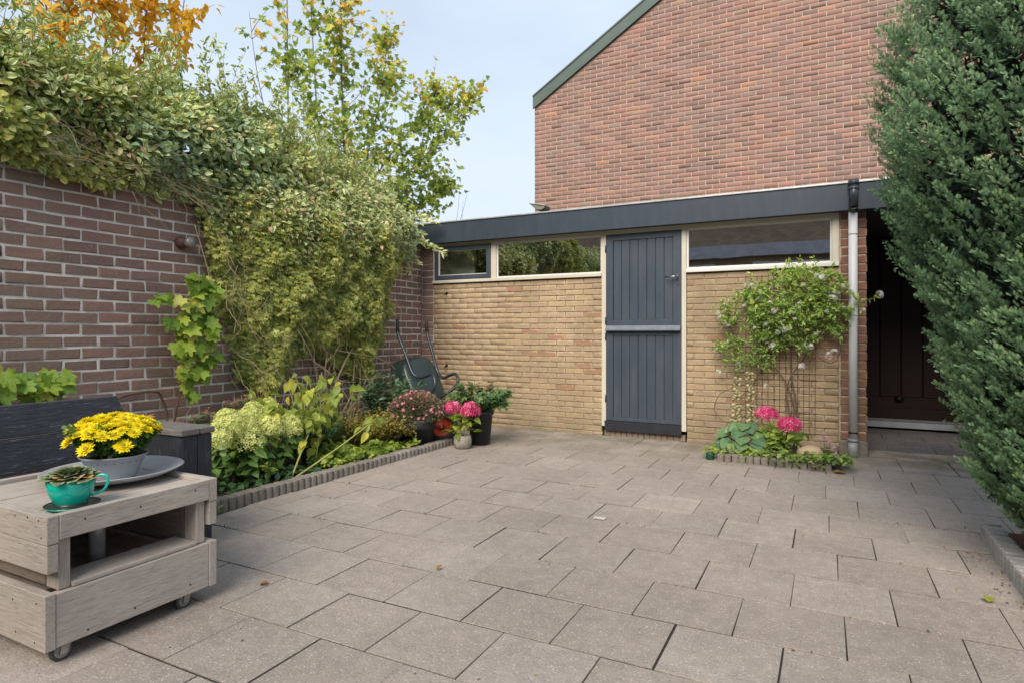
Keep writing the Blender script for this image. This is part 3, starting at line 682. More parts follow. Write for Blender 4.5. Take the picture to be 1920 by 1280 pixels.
# passage
pdoor = thing('wooden_gate', 'very dark brown boarded door at the back of the covered passage', 'door', (1.1, 8.3, 0))
for k in range(8):
    b_ = MB(); x_ = .34+k*.21; b_.box(x_+.004, x_+.206, 8.30, 8.33, .365, 2.2); b_.obj('board', m_darkwood, pdoor, bevel=.006)
b_ = MB(); b_.box(.33, 2.05, 8.285, 8.33, .34, .362); b_.box(.33, 2.05, 8.29, 8.33, .235, .338); b_.box(.33, 2.05, 8.285, 8.33, .118, .233); b_.obj('bottom_rail', m_darkwood, pdoor, bevel=.004)
b_ = MB(); b_.lathe([(.001, 0), (.045, 0), (.04, .012), (.018, .03), (.001, .034)], (.74, 8.283, .345), 16, Matrix.Rotation(rad(90), 3, 'X')); b_.obj('pull', m_iron, pdoor)
b_ = MB(); b_.box(.33, 2.05, 8.26, 8.34, .088, .116); b_.obj('sill_strip', simple('grey_sill', (.20, .19, .2), .6), pdoor)
b_ = MB(); b_.box(.33, 2.05, 8.21, 8.34, .022, .086); b_.obj('threshold', simple('pale_threshold', (.40, .42, .47), .4), pdoor, bevel=.004)
tag((lambda m_: (m_.box(2.05, 2.15, 6.34, 10.3, -.05, 2.2), m_.box(.33, 2.05, 8.35, 8.45, -.05, 2.2), m_.obj('passage_wall', m_passwall, None))[2])(MB()), 'wall closing the covered passage beside the shed, its shade put into a near-black colour', 'wall')
# downpipe
dp = thing('downpipe', 'pale grey plastic downpipe with dark top, in front of the red pier', 'pipe', (.208, 6.235, 0))
b_ = MB(); b_.tube([(.21, 6.235, .16), (.208, 6.235, 2.205)], .036, 20); b_.obj('pipe', m_pvc, dp)
b_ = MB(); b_.tube([(.21, 6.13, 2.2), (.21, 6.15, 2.44)], .036, 20); b_.tube([(.21, 6.145, 2.352), (.21, 6.147, 2.375)], .041, 20); b_.tube([(.21, 6.147, 2.395), (.21, 6.15, 2.436)], .043, 20)
b_.tube([(.21, 6.235, 2.17), (.21, 6.20, 2.205), (.21, 6.13, 2.215)], .034, 16); b_.obj('top_section', m_pvc_dark, dp)
b_ = MB(); b_.tube([(.209, 6.235, -.05), (.209, 6.235, .155)], .041, 20); b_.tube([(.209, 6.235, .135), (.209, 6.235, .162)], .045, 20); b_.obj('base_socket', simple('dirty_pvc', (.30, .31, .31), .55, c2=(.17, .17, .16), scale=14), dp)
for z_ in (1.98, 1.26, .215):
    b_ = MB(); b_.tube([(.209, 6.235, z_-.007), (.209, 6.235, z_+.007)], .0385, 20); b_.box(.198, .22, 6.27, 6.335, z_-.006, z_+.006); b_.obj('bracket', m_pvc if z_ > 1 else m_iron, dp)
# lamp standing on the shed roof edge
lm = thing('outdoor_lamp', 'small pale slanted lamp standing on the shed roof edge by the house corner', 'lamp', (-2.93, 6.42, 2.44))
b_ = MB(); b_.prism([(-3.03, 2.575), (-2.90, 2.545), (-2.845, 2.540), (-2.85, 2.515), (-2.885, 2.497), (-2.955, 2.505)], lambda x, z: (x, 6.34, z), lambda x, z: (x, 6.50, z)); b_.obj('housing', simple('olive_grey', (.22, .22, .17), .5), lm, bevel=.004)
b_ = MB(); b_.prism([(-3.045, 2.590), (-2.90, 2.562), (-2.838, 2.545), (-2.838, 2.538), (-2.90, 2.553), (-3.045, 2.582)], lambda x, z: (x, 6.33, z), lambda x, z: (x, 6.51, z)); b_.obj('cover', m_trim, lm, bevel=.002)
b_ = MB(); b_.box(-2.92, -2.885, 6.40, 6.44, 2.44, 2.505); b_.obj('stem', m_plinth, lm)
# ================================================================== HOUSE with gable
YH = 10.4; KS = 1.268
hx0, hze = -4.87, 5.30; slope = .61; hx1 = 7.0; xr_ = 1.3
def verge_z(x): return hze+slope*(x-hx0) if x < xr_ else hze+slope*(2*xr_-x-hx0)
house = thing('brick_house', 'tall red brick house gable with green-grey verge board behind the shed', 'house', (0, YH, 0))
gb = MB()
gb.prism([(hx0+.012, -.05), (hx1, -.05), (hx1, verge_z(hx1)), (xr_, verge_z(xr_)), (hx0+.012, verge_z(hx0+.012))], lambda x, z: (x, YH+.007, z), lambda x, z: (x, YH+.3, z))
gb.obj('mortar', m_mortar_house, house)
hb = bond(hx0, 3.9, 2.43+.0785*60, 2.43-.0785*1, .2215, .0785, .011, .011, -.222+.11, .11, clip=lambda a, b, c_, d: d < verge_z(a)+.18 and d < 6.9)
brickwork(house, (0, YH, 0), (1, 0, 0), hb, .05, m_brick_house, 300, None, 4, j=.0014, c=.003, proud=.001)
v_ = MB()
def vg(m_, dz0, dz1, y0, y1, xa=hx0-.02, xb=xr_):
    m_.prism([(xa, verge_z(xa)+dz0), (xb, verge_z(xb)+dz0), (xb, verge_z(xb)+dz1), (xa, verge_z(xa)+dz1)], lambda x, z: (x, y0, z), lambda x, z: (x, y1, z))
vg(v_, .0, .215, YH-.045, YH-.012); v_.obj('verge_board', m_verge, house)
v_ = MB(); vg(v_, .2155, .245, YH-.06, YH+.0); v_.obj('verge_trim', m_verge_top, house)
v_ = MB()
v_.prism([(hx0-.02, verge_z(hx0-.02)+.05), (xr_, verge_z(xr_)+.05), (xr_, verge_z(xr_)+.21), (hx0-.02, verge_z(hx0-.02)+.21)], lambda x, z: (x, YH-.01, z), lambda x, z: (x, YH+8, z))
v_.prism([(hx1+.3, verge_z(hx1+.3)+.05), (xr_, verge_z(xr_)+.05), (xr_, verge_z(xr_)+.21), (hx1+.3, verge_z(hx1+.3)+.21)], lambda x, z: (x, YH-.01, z), lambda x, z: (x, YH+8, z))
v_.obj('roof', m_tile, house)
v_ = MB(); v_.box(hx0+.02, hx1, YH+.31, YH+8, -.05, 5.2); v_.obj('wall', m_mortar_house, house)
# ================================================================== building across the garden, seen as a reflection in the shed windows
def brick_tex_mat(name, c1, c2, cm):
    m, n, l, p = nt(name); g = n.new('ShaderNodeNewGeometry'); s = n.new('ShaderNodeSeparateXYZ'); l.new(g.outputs['Position'], s.inputs[0])
    c = n.new('ShaderNodeCombineXYZ'); l.new(nmath(n, l, 'ADD', s.outputs[0], s.outputs[1]), c.inputs[0]); l.new(s.outputs[2], c.inputs[1])
    b = n.new('ShaderNodeTexBrick'); b.inputs['Scale'].default_value = 1; b.inputs['Brick Width'].default_value = .2215; b.inputs['Row Height'].default_value = .0807; b.inputs['Mortar Size'].default_value = .006
    b.inputs['Color1'].default_value = (*c1, 1); b.inputs['Color2'].default_value = (*c2, 1); b.inputs['Mortar'].default_value = (*cm, 1); l.new(c.outputs[0], b.inputs['Vector']); l.new(b.outputs[0], p.inputs['Base Color']); p.inputs['Roughness'].default_value = .9
    return m
nb = thing('brick_house', 'brown brick house with a pale band, visible only as a reflection in the shed windows', 'house', (-1, -9.2, 0))
b_ = MB(); b_.box(-9, 9.0, -11, -9.2, -.05, 6.4); b_.obj('wall', brick_tex_mat('brown_brick', (.42, .30, .21), (.30, .21, .15), (.22, .18, .14)), nb)
b_ = MB(); b_.box(-9, 9.0, -9.6, -8.9, 3.62, 4.02); b_.obj('fascia_band', simple('pale_band', (.50, .52, .58), .5), nb)
for x0, x1 in ((-6.5, -3.4), (-2.2, .3), (1.0, 3.3)):
    w = MB(); w.box(x0, x1, -9.22, -9.14, 3.38, 3.45); w.box(x0, x0+.08, -9.22, -9.14, 1.8, 3.379); w.box(x1-.08, x1, -9.22, -9.14, 1.8, 3.379); wo_ = w.obj('window', m_white, nb)
    g = MB(); g.box(x0+.08, x1-.08, -9.2, -9.17, 1.8, 3.38); g.obj('pane', simple('dark_pane', (.02, .022, .025), .1), wo_)
# ================================================================== TABLE on castors
m_grey_y = wood_mat('weathered_wood_y', (.47, .42, .372), (.385, .338, .295), 'y', (.19, .155, .125), scuff=(.58, .54, .49))
m_grey_x = wood_mat('weathered_wood_x', (.47, .42, .372), (.385, .338, .295), 'x', (.19, .155, .125), scuff=(.58, .54, .49))
m_grey_z = wood_mat('weathered_wood_z', (.45, .40, .352), (.365, .318, .275), 'z', (.19, .155, .125))
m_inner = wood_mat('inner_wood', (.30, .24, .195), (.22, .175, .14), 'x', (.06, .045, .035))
m_rubber = simple('castor_rubber', (.035, .035, .037), .6, c2=(.06, .055, .05), scale=30)
tb = thing('pallet_table', 'low weathered grey wooden table on castors at the left edge', 'table', (-2.62, 1.40, 0))
def board(nm, *a, m=m_grey_y, bv=.003, label=None):
    q = MB(); q.box(*a); o = q.obj(nm, m, tb, bevel=bv, label=label); return o
X0 = -3.02
nY0, nY1, fY0, fY1 = 1.075, 1.112, 1.663, 1.70
board('apron', -2.285, -2.25, nY1+.001, fY0-.001, .418, .501); board('apron', X0, X0+.035, nY1+.001, fY0-.001, .418, .501)
for y0, y1 in ((nY0, nY1), (fY0, fY1)):
    board('end_board', X0, -2.252, y0, y1, .408, .501, m=m_grey_x); board('end_board', X0, -2.254, y0+.001, y1-.001, .313, .4065, m=m_grey_x)
ntop = 5; w0 = (2.286+X0*-1-.035-2.286)
xs = np.linspace(X0+.037, -2.287, ntop+1)
for k in range(ntop): board('top_board', xs[k]+.002, xs[k+1]-.002, nY1+.002, fY0-.002, .462, .484+.002*(k % 2))
for y0, y1 in ((1.118, 1.156), (1.618, 1.657)):
    board('upright', -2.345, -2.272, y0, y1, .245, .4165, m=m_grey_z); board('upright', -2.96, -2.36, y0+.004, y1-.004, .245, .4165, m=m_inner)
board('side_board', -2.288, -2.252, nY1-.010, fY0-.001, .064, .2425); board('side_board', X0, X0+.036, nY1-.01, fY0-.001, .064, .2425)
for y0, y1 in ((1.068, 1.101), (1.663, 1.696)): board('end_board', X0, -2.249, y0, y1, .062, .246, m=m_grey_x)
board('rim_board', -2.40, -2.262, 1.158, 1.616, .2435, .262, bv=.005)
board('shelf', X0+.04, -2.402, 1.103, 1.66, .20, .215, m=m_inner); board('bottom_board', X0+.04, -2.29, 1.105, 1.66, .079, .095, m=m_inner)
board('back_board', X0+.04, X0+.06, 1.157, 1.617, .2155, .46, m=m_inner)
q = MB(); q.tube([(-2.52, 1.375, .2155), (-2.52, 1.375, .4615)], .029, 24); q.obj('parasol_tube', simple('brushed_tube', (.55, .54, .52), .35, c2=(.34, .33, .31), scale=12, metal=.35), tb)
for px_, py_ in ((-2.293, 1.135), (-2.293, 1.575), (-2.95, 1.135), (-2.95, 1.585)):
    q = MB(); q.tube([(px_-.010, py_, .033), (px_+.010, py_, .033)], .033, 28); cw = q.obj('castor', m_rubber, tb, bevel=.003)
    q = MB(); q.tube([(px_-.0125, py_, .036), (px_+.0125, py_, .036)], .024, 18); q.obj('rim', simple('castor_rim', (.24, .23, .22), .5), cw)
    q = MB(); q.prism([(py_-.010, .026), (py_+.010, .026), (py_+.034, .074), (py_-.002, .074)], lambda y, z: (px_-.0185, y, z), lambda y, z: (px_-.0145, y, z)); q.prism([(py_-.010, .026), (py_+.010, .026), (py_+.034, .074), (py_-.002, .074)], lambda y, z: (px_+.0145, y, z), lambda y, z: (px_+.0185, y, z))
    q.box(px_-.024, px_+.024, py_-.012, py_+.042, .0745, .0775); q.obj('fork', m_steel, cw)
q = MB()
for (x_, y_, z_, ax) in [(-2.30, nY0, .485, 'y'), (-2.37, nY0, .487, 'y'), (-2.285, nY0, .43, 'y'), (-2.45, nY0, .482, 'y'), (-2.30, 1.068, .215, 'y'), (-2.45, 1.068, .20, 'y'), (-2.31, 1.068, .085, 'y'), (-2.43, 1.068, .095, 'y'), (-2.25, 1.19, .468, 'x'), (-2.25, 1.60, .47, 'x'), (-2.25, 1.38, .46, 'x'), (-2.2515, 1.58, .10, 'x'), (-2.2515, 1.36, .095, 'x'), (-2.2515, 1.20, .085, 'x')]:
    if ax == 'y': q.tube([(x_, y_+.002, z_), (x_, y_-.0008, z_)], .0034, 8)
    else: q.tube([(x_-.002, y_, z_), (x_+.0008, y_, z_)], .0034, 8)
q.obj('screw_heads', m_iron, tb)
# stones lying on the shelf
q = MB(); q.lathe([(.001, 0), (.028, .002), (.034, .009), (.026, .016), (.001, .019)], (-2.47, 1.50, .2155), 12, sy=.6)
tag(q.obj('shell', simple('white_shell', (.55, .52, .47), .5), None), 'small white shell lying on the shelf inside the grey table', 'shell')
# ---- dish, bowl, flowers
m_zinc = simple('zinc', (.42, .435, .46), .45, metal=.2, c2=(.32, .33, .35), scale=9, bump=.0006, bscale=60)
m_zinc2 = simple('zinc_bowl', (.34, .37, .41), .5, metal=.1, c2=(.28, .31, .35), scale=9)
tilt = Matrix.Rotation(rad(2.0), 3, 'X')
q = MB(); q.lathe([(.001, .004), (.12, .004), (.205, .026), (.253, .047), (.259, .045), (.210, .020), (.12, -.001), (.001, -.001)], (-2.665, 1.525, .489), 64)
tag(q.obj('dish', m_zinc, None), 'wide shallow grey metal dish under the bowl of yellow flowers', 'dish')
bowl = thing('flower_bowl', 'grey metal bowl full of bright yellow chrysanthemums on the wide dish', 'flowerpot', (-2.66, 1.52, .493))
q = MB(); q.lathe([(.001, .0), (.074, .0), (.084, .012), (.118, .098), (.125, .102), (.125, .096), (.110, .088), (.076, .010), (.001, .008)], (-2.66, 1.52, .494), 44); q.obj('bowl', m_zinc2, bowl)
q = MB(); q.lathe([(.001, .090), (.110, .086), (.110, .076), (.001, .076)], (-2.66, 1.52, .494), 24); q.obj('soil', m_soil, bowl)
m_yel = leaf_mat('yellow_petal', [(0, (.84, .62, .006)), (1, (.95, .82, .02))], trans=.25, rough=.55, spec=.2)
m_yelc = simple('yellow_centre', (.42, .30, .02), .8, c2=(.28, .22, .02), scale=200, bump=.002, bscale=300)
m_green = leaf_mat('mid_green_leaf', [(0, (0.0473, 0.101, 0.0243)), (.5, (0.081, 0.162, 0.0338)), (1, (0.135, 0.23, 0.054))], vein=(0.203, 0.297, 0.0945))
m_darkgreen = leaf_mat('dark_green_leaf', [(0, (0.033, 0.0825, 0.03)), (1, (0.075, 0.158, 0.0525))], vein=(0.15, 0.255, 0.105), rough=.4)
m_lime = leaf_mat('lime_leaf', [(0, (.14, .22, .025)), (.6, (.22, .32, .035)), (1, (.34, .38, .05))], vein=(.36, .42, .12))
m_stem = simple('green_stem', (.12, .17, .04), .6, c2=(.09, .11, .03), scale=20)
m_twig = simple('brown_twig', (.16, .11, .07), .85, c2=(.09, .06, .04), scale=30)
m_palestem = simple('pale_dry_stem', (.42, .33, .21), .85, c2=(.27, .2, .12), scale=20)
def daisy(rng, R=.034, n=17, layers=3):
    V = []; F = []; LC = []
    for L in range(layers):
        r = R*(1-.2*L); el = (.12, .38, .75)[L]
        for k in range(n-2*L):
            a = 2*math.pi*(k+.5*L)/(n-2*L)+rng.normal(0, .06); e = el+rng.normal(0, .1); w = .16*r; rr = r*(1+rng.normal(0, .06)); b = len(V)
            for (t, s) in ((.15, -.6), (.15, .6), (.65, 1), (.65, -1), (1, 0)):
                rad_, zz = rr*t*math.cos(e*t), rr*t*math.sin(e*t)*.8+.002*L
                V.append((rad_*math.cos(a)-w*s*math.sin(a), rad_*math.sin(a)+w*s*math.cos(a), zz)); LC.append((s, t, .2+.8*rng.random()))
            F += [(b, b+1, b+2), (b, b+2, b+3), (b+3, b+2, b+4)]
    me = fast_mesh('flower', V, F, {'lc': ('FLOAT_VECTOR', np.array(LC))}); me.materials.append(m_yel)
    b = len(me.vertices); return me
def centre_mesh(r, m):
    q = MB(); q.lathe([(.0005, .012*r/.01), (r*.7, .010*r/.01), (r, .003), (r*.9, 0)], (0, 0, .001), 10); me = q.mesh('centre'); me.materials.append(m); return me
dms = [daisy(np.random.default_rng(i)) for i in range(5)]; cme = centre_mesh(.0085, m_yelc)
rng = np.random.default_rng(11); cen = Vector((-2.655, 1.52, .625)); placed = []
def up_to(nrm, spin):
    nrm = Vector(nrm).normalized(); q_ = nrm.to_track_quat('Z', 'Y').to_matrix().to_4x4(); return q_ @ Matrix.Rotation(spin, 4, 'Z')
tries = 0
while len(placed) < 62 and tries < 4000:
    tries += 1; a = rng.random()*2*math.pi; u = math.sqrt(rng.random()); el = rad(90-u*72)
    d = Vector((math.cos(a)*math.cos(el), math.sin(a)*math.cos(el), math.sin(el)))
    p = cen+Vector((d.x*.172, d.y*.165, .045+d.z*.080+rng.normal(0, .004)))
    if el < rad(28) and rng.random() < .55: continue
    if all((p-o_).length > .032 for o_ in placed): placed.append(p)
    else: continue
    nrm = (d*.8+Vector((0, 0, .75))).normalized()
    M4 = Matrix.Translation(p) @ up_to(nrm+Vector(rng.normal(0, .16, 3)), rng.random()*6) @ Matrix.Scale(.82+.28*rng.random(), 4)
    f_ = inst('flower', dms[rng.integers(5)], M4, bowl); BASES[f_.name] = Vector((0, 0, 0))
    c_ = bpy.data.objects.new('centre', cme); COL.objects.link(c_); c_.parent = f_
for (dx, dy, z_) in ((.070, -.150, .020), (.160, -.06, .025), (-.02, -.165, .045)):
    p = cen+Vector((dx, dy, z_)); f_ = inst('flower', dms[1], Matrix.Translation(p) @ up_to((dx*3, dy*4, .6), 1) @ Matrix.Scale(1.15, 4), bowl); c_ = bpy.data.objects.new('centre', cme); COL.objects.link(c_); c_.parent = f_
paths = [((Vector((-2.66, 1.52, .58))+Vector((p.x+2.66, p.y-1.52, 0))*.35, p*.5+Vector((-2.66, 1.52, .60))*.5+Vector((0, 0, .01)), p), .002, .0016) for p in placed]
tubes('stem', [(list(a_), b1, b2) for a_, b1, b2 in paths], m_stem, bowl)
n = 900; a = RNG.random(n)*2*np.pi; rr = np.sqrt(RNG.random(n)); hh = RNG.random(n)
P = np.stack([-2.66+np.cos(a)*(.075+.075*hh)*rr**.4, 1.52+np.sin(a)*(.075+.075*hh)*rr**.4, .618+.085*hh], 1)
D = np.stack([np.cos(a), np.sin(a), RNG.normal(.1, .5, n)], 1)+RNG.normal(0, .35, (n, 3))
foliage('foliage', T_lobed('vine', .05), P, D, np.stack([np.cos(a)*.3, np.sin(a)*.3, np.ones(n)], 1)+RNG.normal(0, .4, (n, 3)), .028+.02*RNG.random(n), RNG.random(n), m_green, bowl)
# ---- teal cup planter with succulent
m_teal = simple('teal_enamel', (.004, .50, .385), .16, c2=(.004, .45, .35), scale=2, spec=.6, coat=.4)
m_enrim = simple('dark_enamel_rim', (.03, .05, .045), .3)
cup = thing('cup_planter', 'turquoise enamel cup with succulent on its saucer, at the front of the table', 'flowerpot', (-2.375, 1.215, .485))
q = MB(); q.lathe([(.001, .0), (.070, .001), (.082, .006), (.084, .010), (.078, .008), (.06, .004), (.001, .004)], (-2.375, 1.215, .487), 44); sc_ = q.obj('saucer', m_teal, cup)
q = MB(); q.lathe([(.0835, .0095), (.085, .012), (.083, .013), (.0815, .0098)], (-2.375, 1.215, .487), 44); q.obj('rim', m_enrim, sc_)
q = MB(); q.lathe([(.001, .006), (.040, .006), (.046, .014), (.063, .040), (.072, .072), (.074, .102), (.071, .102), (.068, .072), (.056, .040), (.001, .02)], (-2.378, 1.212, .487), 44); cb = q.obj('cup', m_teal, cup)
q = MB(); q.lathe([(.0705, .1010), (.0755, .1000), (.0755, .1050), (.0705, .1050)], (-2.378, 1.212, .487), 44); q.obj('rim', m_enrim, cb)
q = MB(); q.lathe([(.0385, .0045), (.0475, .0055), (.0505, .0175), (.046, .0115)], (-2.378, 1.212, .487), 40); q.obj('foot', m_enrim, cb)
q = MB(); hd = Vector((.80, .60, 0)).normalized(); hp = [(.071, .092), (.092, .108), (.114, .104), (.118, .080), (.102, .054), (.066, .038)]
q.tube(smooth_path([Vector((-2.378, 1.212, .487))+hd*r_+Vector((0, 0, z_)) for r_, z_ in hp], 5), .0048, 8); q.obj('handle', m_teal, cup)
q = MB(); q.lathe([(.001, .096), (.069, .092), (.069, .084), (.001, .084)], (-2.378, 1.212, .487), 20); q.obj('soil', m_soil, cup)
m_succ = leaf_mat('succulent_leaf', [(0, (.12, .17, .10)), (.5, (.20, .25, .13)), (.9, (.26, .32, .12)), (.91, (.62, .25, .07)), (1, (.75, .38, .12))], edge=(.42, .46, .30), edge_at=.8, trans=.15)
n = 90; a = np.arange(n)*2.4; t = np.arange(n)/n; el = 1.25-1.05*t
P = np.stack([-2.378+np.cos(a)*.028*t, 1.212+np.sin(a)*.028*t, .588+.022*(1-t)], 1)
D = np.stack([np.cos(a)*np.cos(el), np.sin(a)*np.cos(el), np.sin(el)*.8], 1)
v_, f_ = T_ovate(.30, .08, .25, (.3, .62, .86)); v_[:, 0] *= 1+.0*v_[:, 1]; v_[7:10, 0] *= 1.7
foliage('rosette', (v_, f_), P, D, np.tile([0, 0, 1.], (n, 1))+RNG.normal(0, .12, (n, 3)), .022+.052*t, RNG.random(n), m_succ, cup, as_parts=40)

# ================================================================== black bench with arm box
m_blk_y = wood_mat('black_stained_y', (.062, .068, .082), (.042, .047, .058), 'y', (.014, .015, .02), rough=.6, scuff=(.34, .31, .28), bump=.004)
m_blk_z = wood_mat('black_stained_z', (.036, .039, .048), (.024, .027, .034), 'z', (.010, .011, .014), rough=.55, scuff=(.13, .12, .12))
m_blk_top = wood_mat('worn_black_top', (.24, .215, .19), (.13, .12, .115), 'x', (.04, .04, .045), rough=.75, scuff=(.32, .28, .24))
bench = thing('garden_bench', 'black stained plank bench against the brick wall behind the grey table', 'bench', (-3.2, 1.4, 0))
def bb(nm, a, m, bv=.004, ry=0):
    q = MB(); q.box(*a); return q.obj(nm, m, bench, bevel=bv)
def slope_board(z0, z1, x0, x1, y0, y1a, y1b):
    q = MB(); q.prism([(y0, z0), (y1a, z0), (y1b, z1), (y0, z1)], lambda y, z: (x0+(z1+z0)/2*0-(z-.4)*.10, y, z), lambda y, z: (x1-(z-.4)*.10, y, z)); return q.obj('back_board', m_blk_y, bench, bevel=.004)
slope_board(.595, .752, -3.505, -3.470, .2, 2.075, 2.02); slope_board(.425, .588, -3.505, -3.470, .2, 2.06, 2.06); slope_board(.33, .418, -3.505, -3.470, .2, 2.06, 2.06)
for k in range(4): bb('seat_board', (-3.46+k*.12, -3.345+k*.12, .2, 1.93, .375, .402), m_blk_y)
bb('front_board', (-3.0, -2.968, .2, 1.93, .20, .370), m_blk_y)
bx0, bx1, by0, by1 = -3.56, -2.855, 1.945, 2.110
bb('arm_side', (bx0, bx1-.001, by0, by0+.026, .0, .586), m_blk_z); bb('arm_side', (bx0, bx1-.001, by1-.026, by1, .0, .586), m_blk_z)
for k in range(2): y_ = by0+.0005+k*.082; bb('arm_end_board', (bx1, bx1+.022, y_+.001, y_+.081, .0, .586), m_blk_z)
q = MB(); q.box(bx0-.02, bx1+.030, by0-.012, by0+.09, .588, .622); q.obj('arm_top', m_blk_top, bench, bevel=.006)
q = MB(); q.box(bx0-.02, bx1+.028, by0+.094, by1+.012, .588, .620); q.obj('arm_top', m_blk_top, bench, bevel=.006)
q = MB(); q.box(-3.9, -3.50, .2, 2.0, .0, .33); q.obj('back_box', m_blk_y, bench)
# ================================================================== fallen leaves
m_orange = leaf_mat('orange_leaf', [(0, (.24, .12, .05)), (.35, (.36, .19, .07)), (.5, (.58, .30, .08)), (1, (.55, .33, .12))], vein=(.65, .42, .15), trans=.2)
def lone_leaf(nm, T, p, d, nrm, s, mat, label, cat='leaf', tint=.5):
    V, F, lc = leaf_arrays(T, np.array([p], float), np.array([d], float), np.array([nrm], float), np.array([s]), np.array([tint]))
    me = fast_mesh(nm, V, F, {'lc': ('FLOAT_VECTOR', lc)}); me.materials.append(mat); o = bpy.data.objects.new(nm, me); put(o); tag(o, label, cat); return o
lone_leaf('fallen_leaf', T_lobed('maple', .12), (-3.30, 2.00, .640), (.9, .5, .22), (-.1, -.25, 1), .105, m_orange, 'large dry orange leaf lying on the black bench arm')
lone_leaf('fallen_leaf', T_ovate(.4, .25, -.2), (-2.20, 1.87, .004), (1, .35, .05), (0, 0, 1), .042, m_orange, 'curled brown leaf on the paving beside the table castor', tint=.1)
lone_leaf('fallen_leaf', T_ovate(.4, .25, -.3), (-1.61, 2.36, .006), (.6, .8, .2), (0, 0, 1), .034, m_orange, 'small brown leaf on a slab joint in the middle of the patio', tint=.2)
lone_leaf('fallen_leaf', T_ovate(.45, .2, .2), (.585, 3.10, .008), (.3, 1, .3), (0, -.3, 1), .05, m_lime, 'tiny yellow leaf on a slab joint near the conifer edging', tint=1)
lone_leaf('fallen_leaf', T_ovate(.45, .2, .2), (.05, 5.43, .006), (1, .2, .1), (0, 0, 1), .09, m_orange, 'dry orange leaf in front of the small bed by the downpipe', tint=.3)
q = MB(); q.box(-1.235, -1.165, 3.452, 3.492, .0015, .0045); tag(q.obj('paint_mark', simple('white_mark', (.62, .60, .56), .7), patio), None)
# tiny debris: leaf crumbs and grit on the slabs and against the edgings
n = 420; P = np.stack([RNG.uniform(-3.2, .7, n), RNG.uniform(1.2, 6.2, n), np.full(n, .003)], 1)
P[:120, 0] = -3.27+np.abs(RNG.normal(0, .05, 120)); P[120:260, 0] = .72-np.abs(RNG.normal(0, .06, 140)); P[120:260, 1] = RNG.uniform(1.8, 4.3, 140)
debris = foliage('leaf_litter', T_small(.3, .1), P, RNG.normal(0, 1, (n, 3))*[1, 1, .15], np.tile([0, 0, 1.], (n, 1))+RNG.normal(0, .2, (n, 3)), RNG.uniform(.006, .016, n), RNG.random(n), leaf_mat('litter', [(0, (.07, .035, .02)), (.7, (.22, .10, .04)), (1, (.40, .33, .10))], trans=0), None)
debris['kind'] = 'stuff'; debris['label'] = 'leaf crumbs and needles scattered on the slabs'
# ================================================================== pots and wheelbarrow
m_blackpot = simple('black_plastic_pot', (.022, .024, .030), .42, c2=(.03, .032, .037), scale=5, spec=.45)
m_stone = simple('stone_pot', (.36, .33, .28), .9, c2=(.20, .18, .145), scale=16, bump=.006, bscale=60)
def pot(parent, c, r0, r1, h, m, rim=.03, n=40):
    q = MB(); q.lathe([(.001, 0), (r0, 0), (r1-.006, h-rim), (r1+.006, h-rim), (r1+.010, h-.004), (r1+.006, h), (r1-.004, h), (r1-.012, h-.03), (r0*.9, .02), (.001, .02)], c, n); q.obj('pot', m, parent)
    q = MB(); q.lathe([(.001, h-.045), (r1-.014, h-.05), (r1-.016, h-.06), (.001, h-.06)], c, 24); q.obj('soil', m_soil, parent)
# pink chrysanthemum dome in the wide black pot
c1 = Vector((-3.52, 4.83, .0)); t = thing('potted_chrysanthemum', 'wide black pot with a dome of fading pink chrysanthemums at the bed corner', 'potted plant', c1)
pot(t, c1, .145, .175, .245, m_blackpot, .055)
n = 5200; a = RNG.random(n)*2*np.pi; el = np.arcsin(RNG.uniform(-.18, 1, n)); r = RNG.uniform(.70, 1.0, n)
P = np.stack([c1.x+.275*r*np.cos(a)*np.cos(el), c1.y+.275*r*np.sin(a)*np.cos(el), .315+.225*r*np.sin(el)], 1)
D = np.stack([np.cos(a)*np.cos(el), np.sin(a)*np.cos(el), np.sin(el)+.2], 1)+RNG.normal(0, .5, (n, 3))
m_mum = leaf_mat('chrysanthemum_foliage', [(0, (0.0675, 0.09, 0.045)), (.5, (0.128, 0.158, 0.0675)), (.75, (0.255, 0.15, 0.112)), (1, (0.42, 0.255, 0.18))], trans=.2)
foliage('foliage', T_small(.2), P, D, rnd_dir(n), RNG.uniform(.016, .032, n), np.clip(RNG.random(n)*.6+.45*(P[:, 2]-.3)/.2, 0, 1), m_mum, t)
m_pink = leaf_mat('pink_petal', [(0, (.45, .12, .16)), (.5, (.72, .22, .30)), (1, (.85, .38, .45))], trans=.25)
def pinkdaisy(seed):
    rg = np.random.default_rng(seed); V = []; F = []; LC = []
    for L in range(2):
        for k in range(9):
            a = 2*math.pi*(k+.5*L)/9; b = len(V); r = 1-.25*L
            for tt, s in ((.1, -.5), (.1, .5), (.9, .7), (.9, -.7)): V.append((r*tt*math.cos(a)-.22*s*math.sin(a), r*tt*math.sin(a)+.22*s*math.cos(a), .18*tt+.12*L)); LC.append((s, tt, rg.random()))
            F += [(b, b+1, b+2), (b, b+2, b+3)]
    me = fast_mesh('flower', V, F, {'lc': ('FLOAT_VECTOR', np.array(LC))}); me.materials.append(m_pink); return me
pds = [pinkdaisy(i) for i in range(3)]; ok = []
while len(ok) < 120:
    a = RNG.random()*2*math.pi; e = math.asin(RNG.uniform(.0, 1)); d = Vector((math.cos(a)*math.cos(e), math.sin(a)*math.cos(e), math.sin(e)))
    if d.x > .15 and d.z > .3 and RNG.random() < .72: continue
    p = Vector((c1.x+.280*d.x, c1.y+.280*d.y, .315+.232*d.z)); ok.append(p)
    inst('flower', pds[len(ok) % 3], Matrix.Translation(p) @ up_to(d+Vector(RNG.normal(0, .3, 3)), 0) @ Matrix.Scale(RNG.uniform(.010, .019), 4), t)
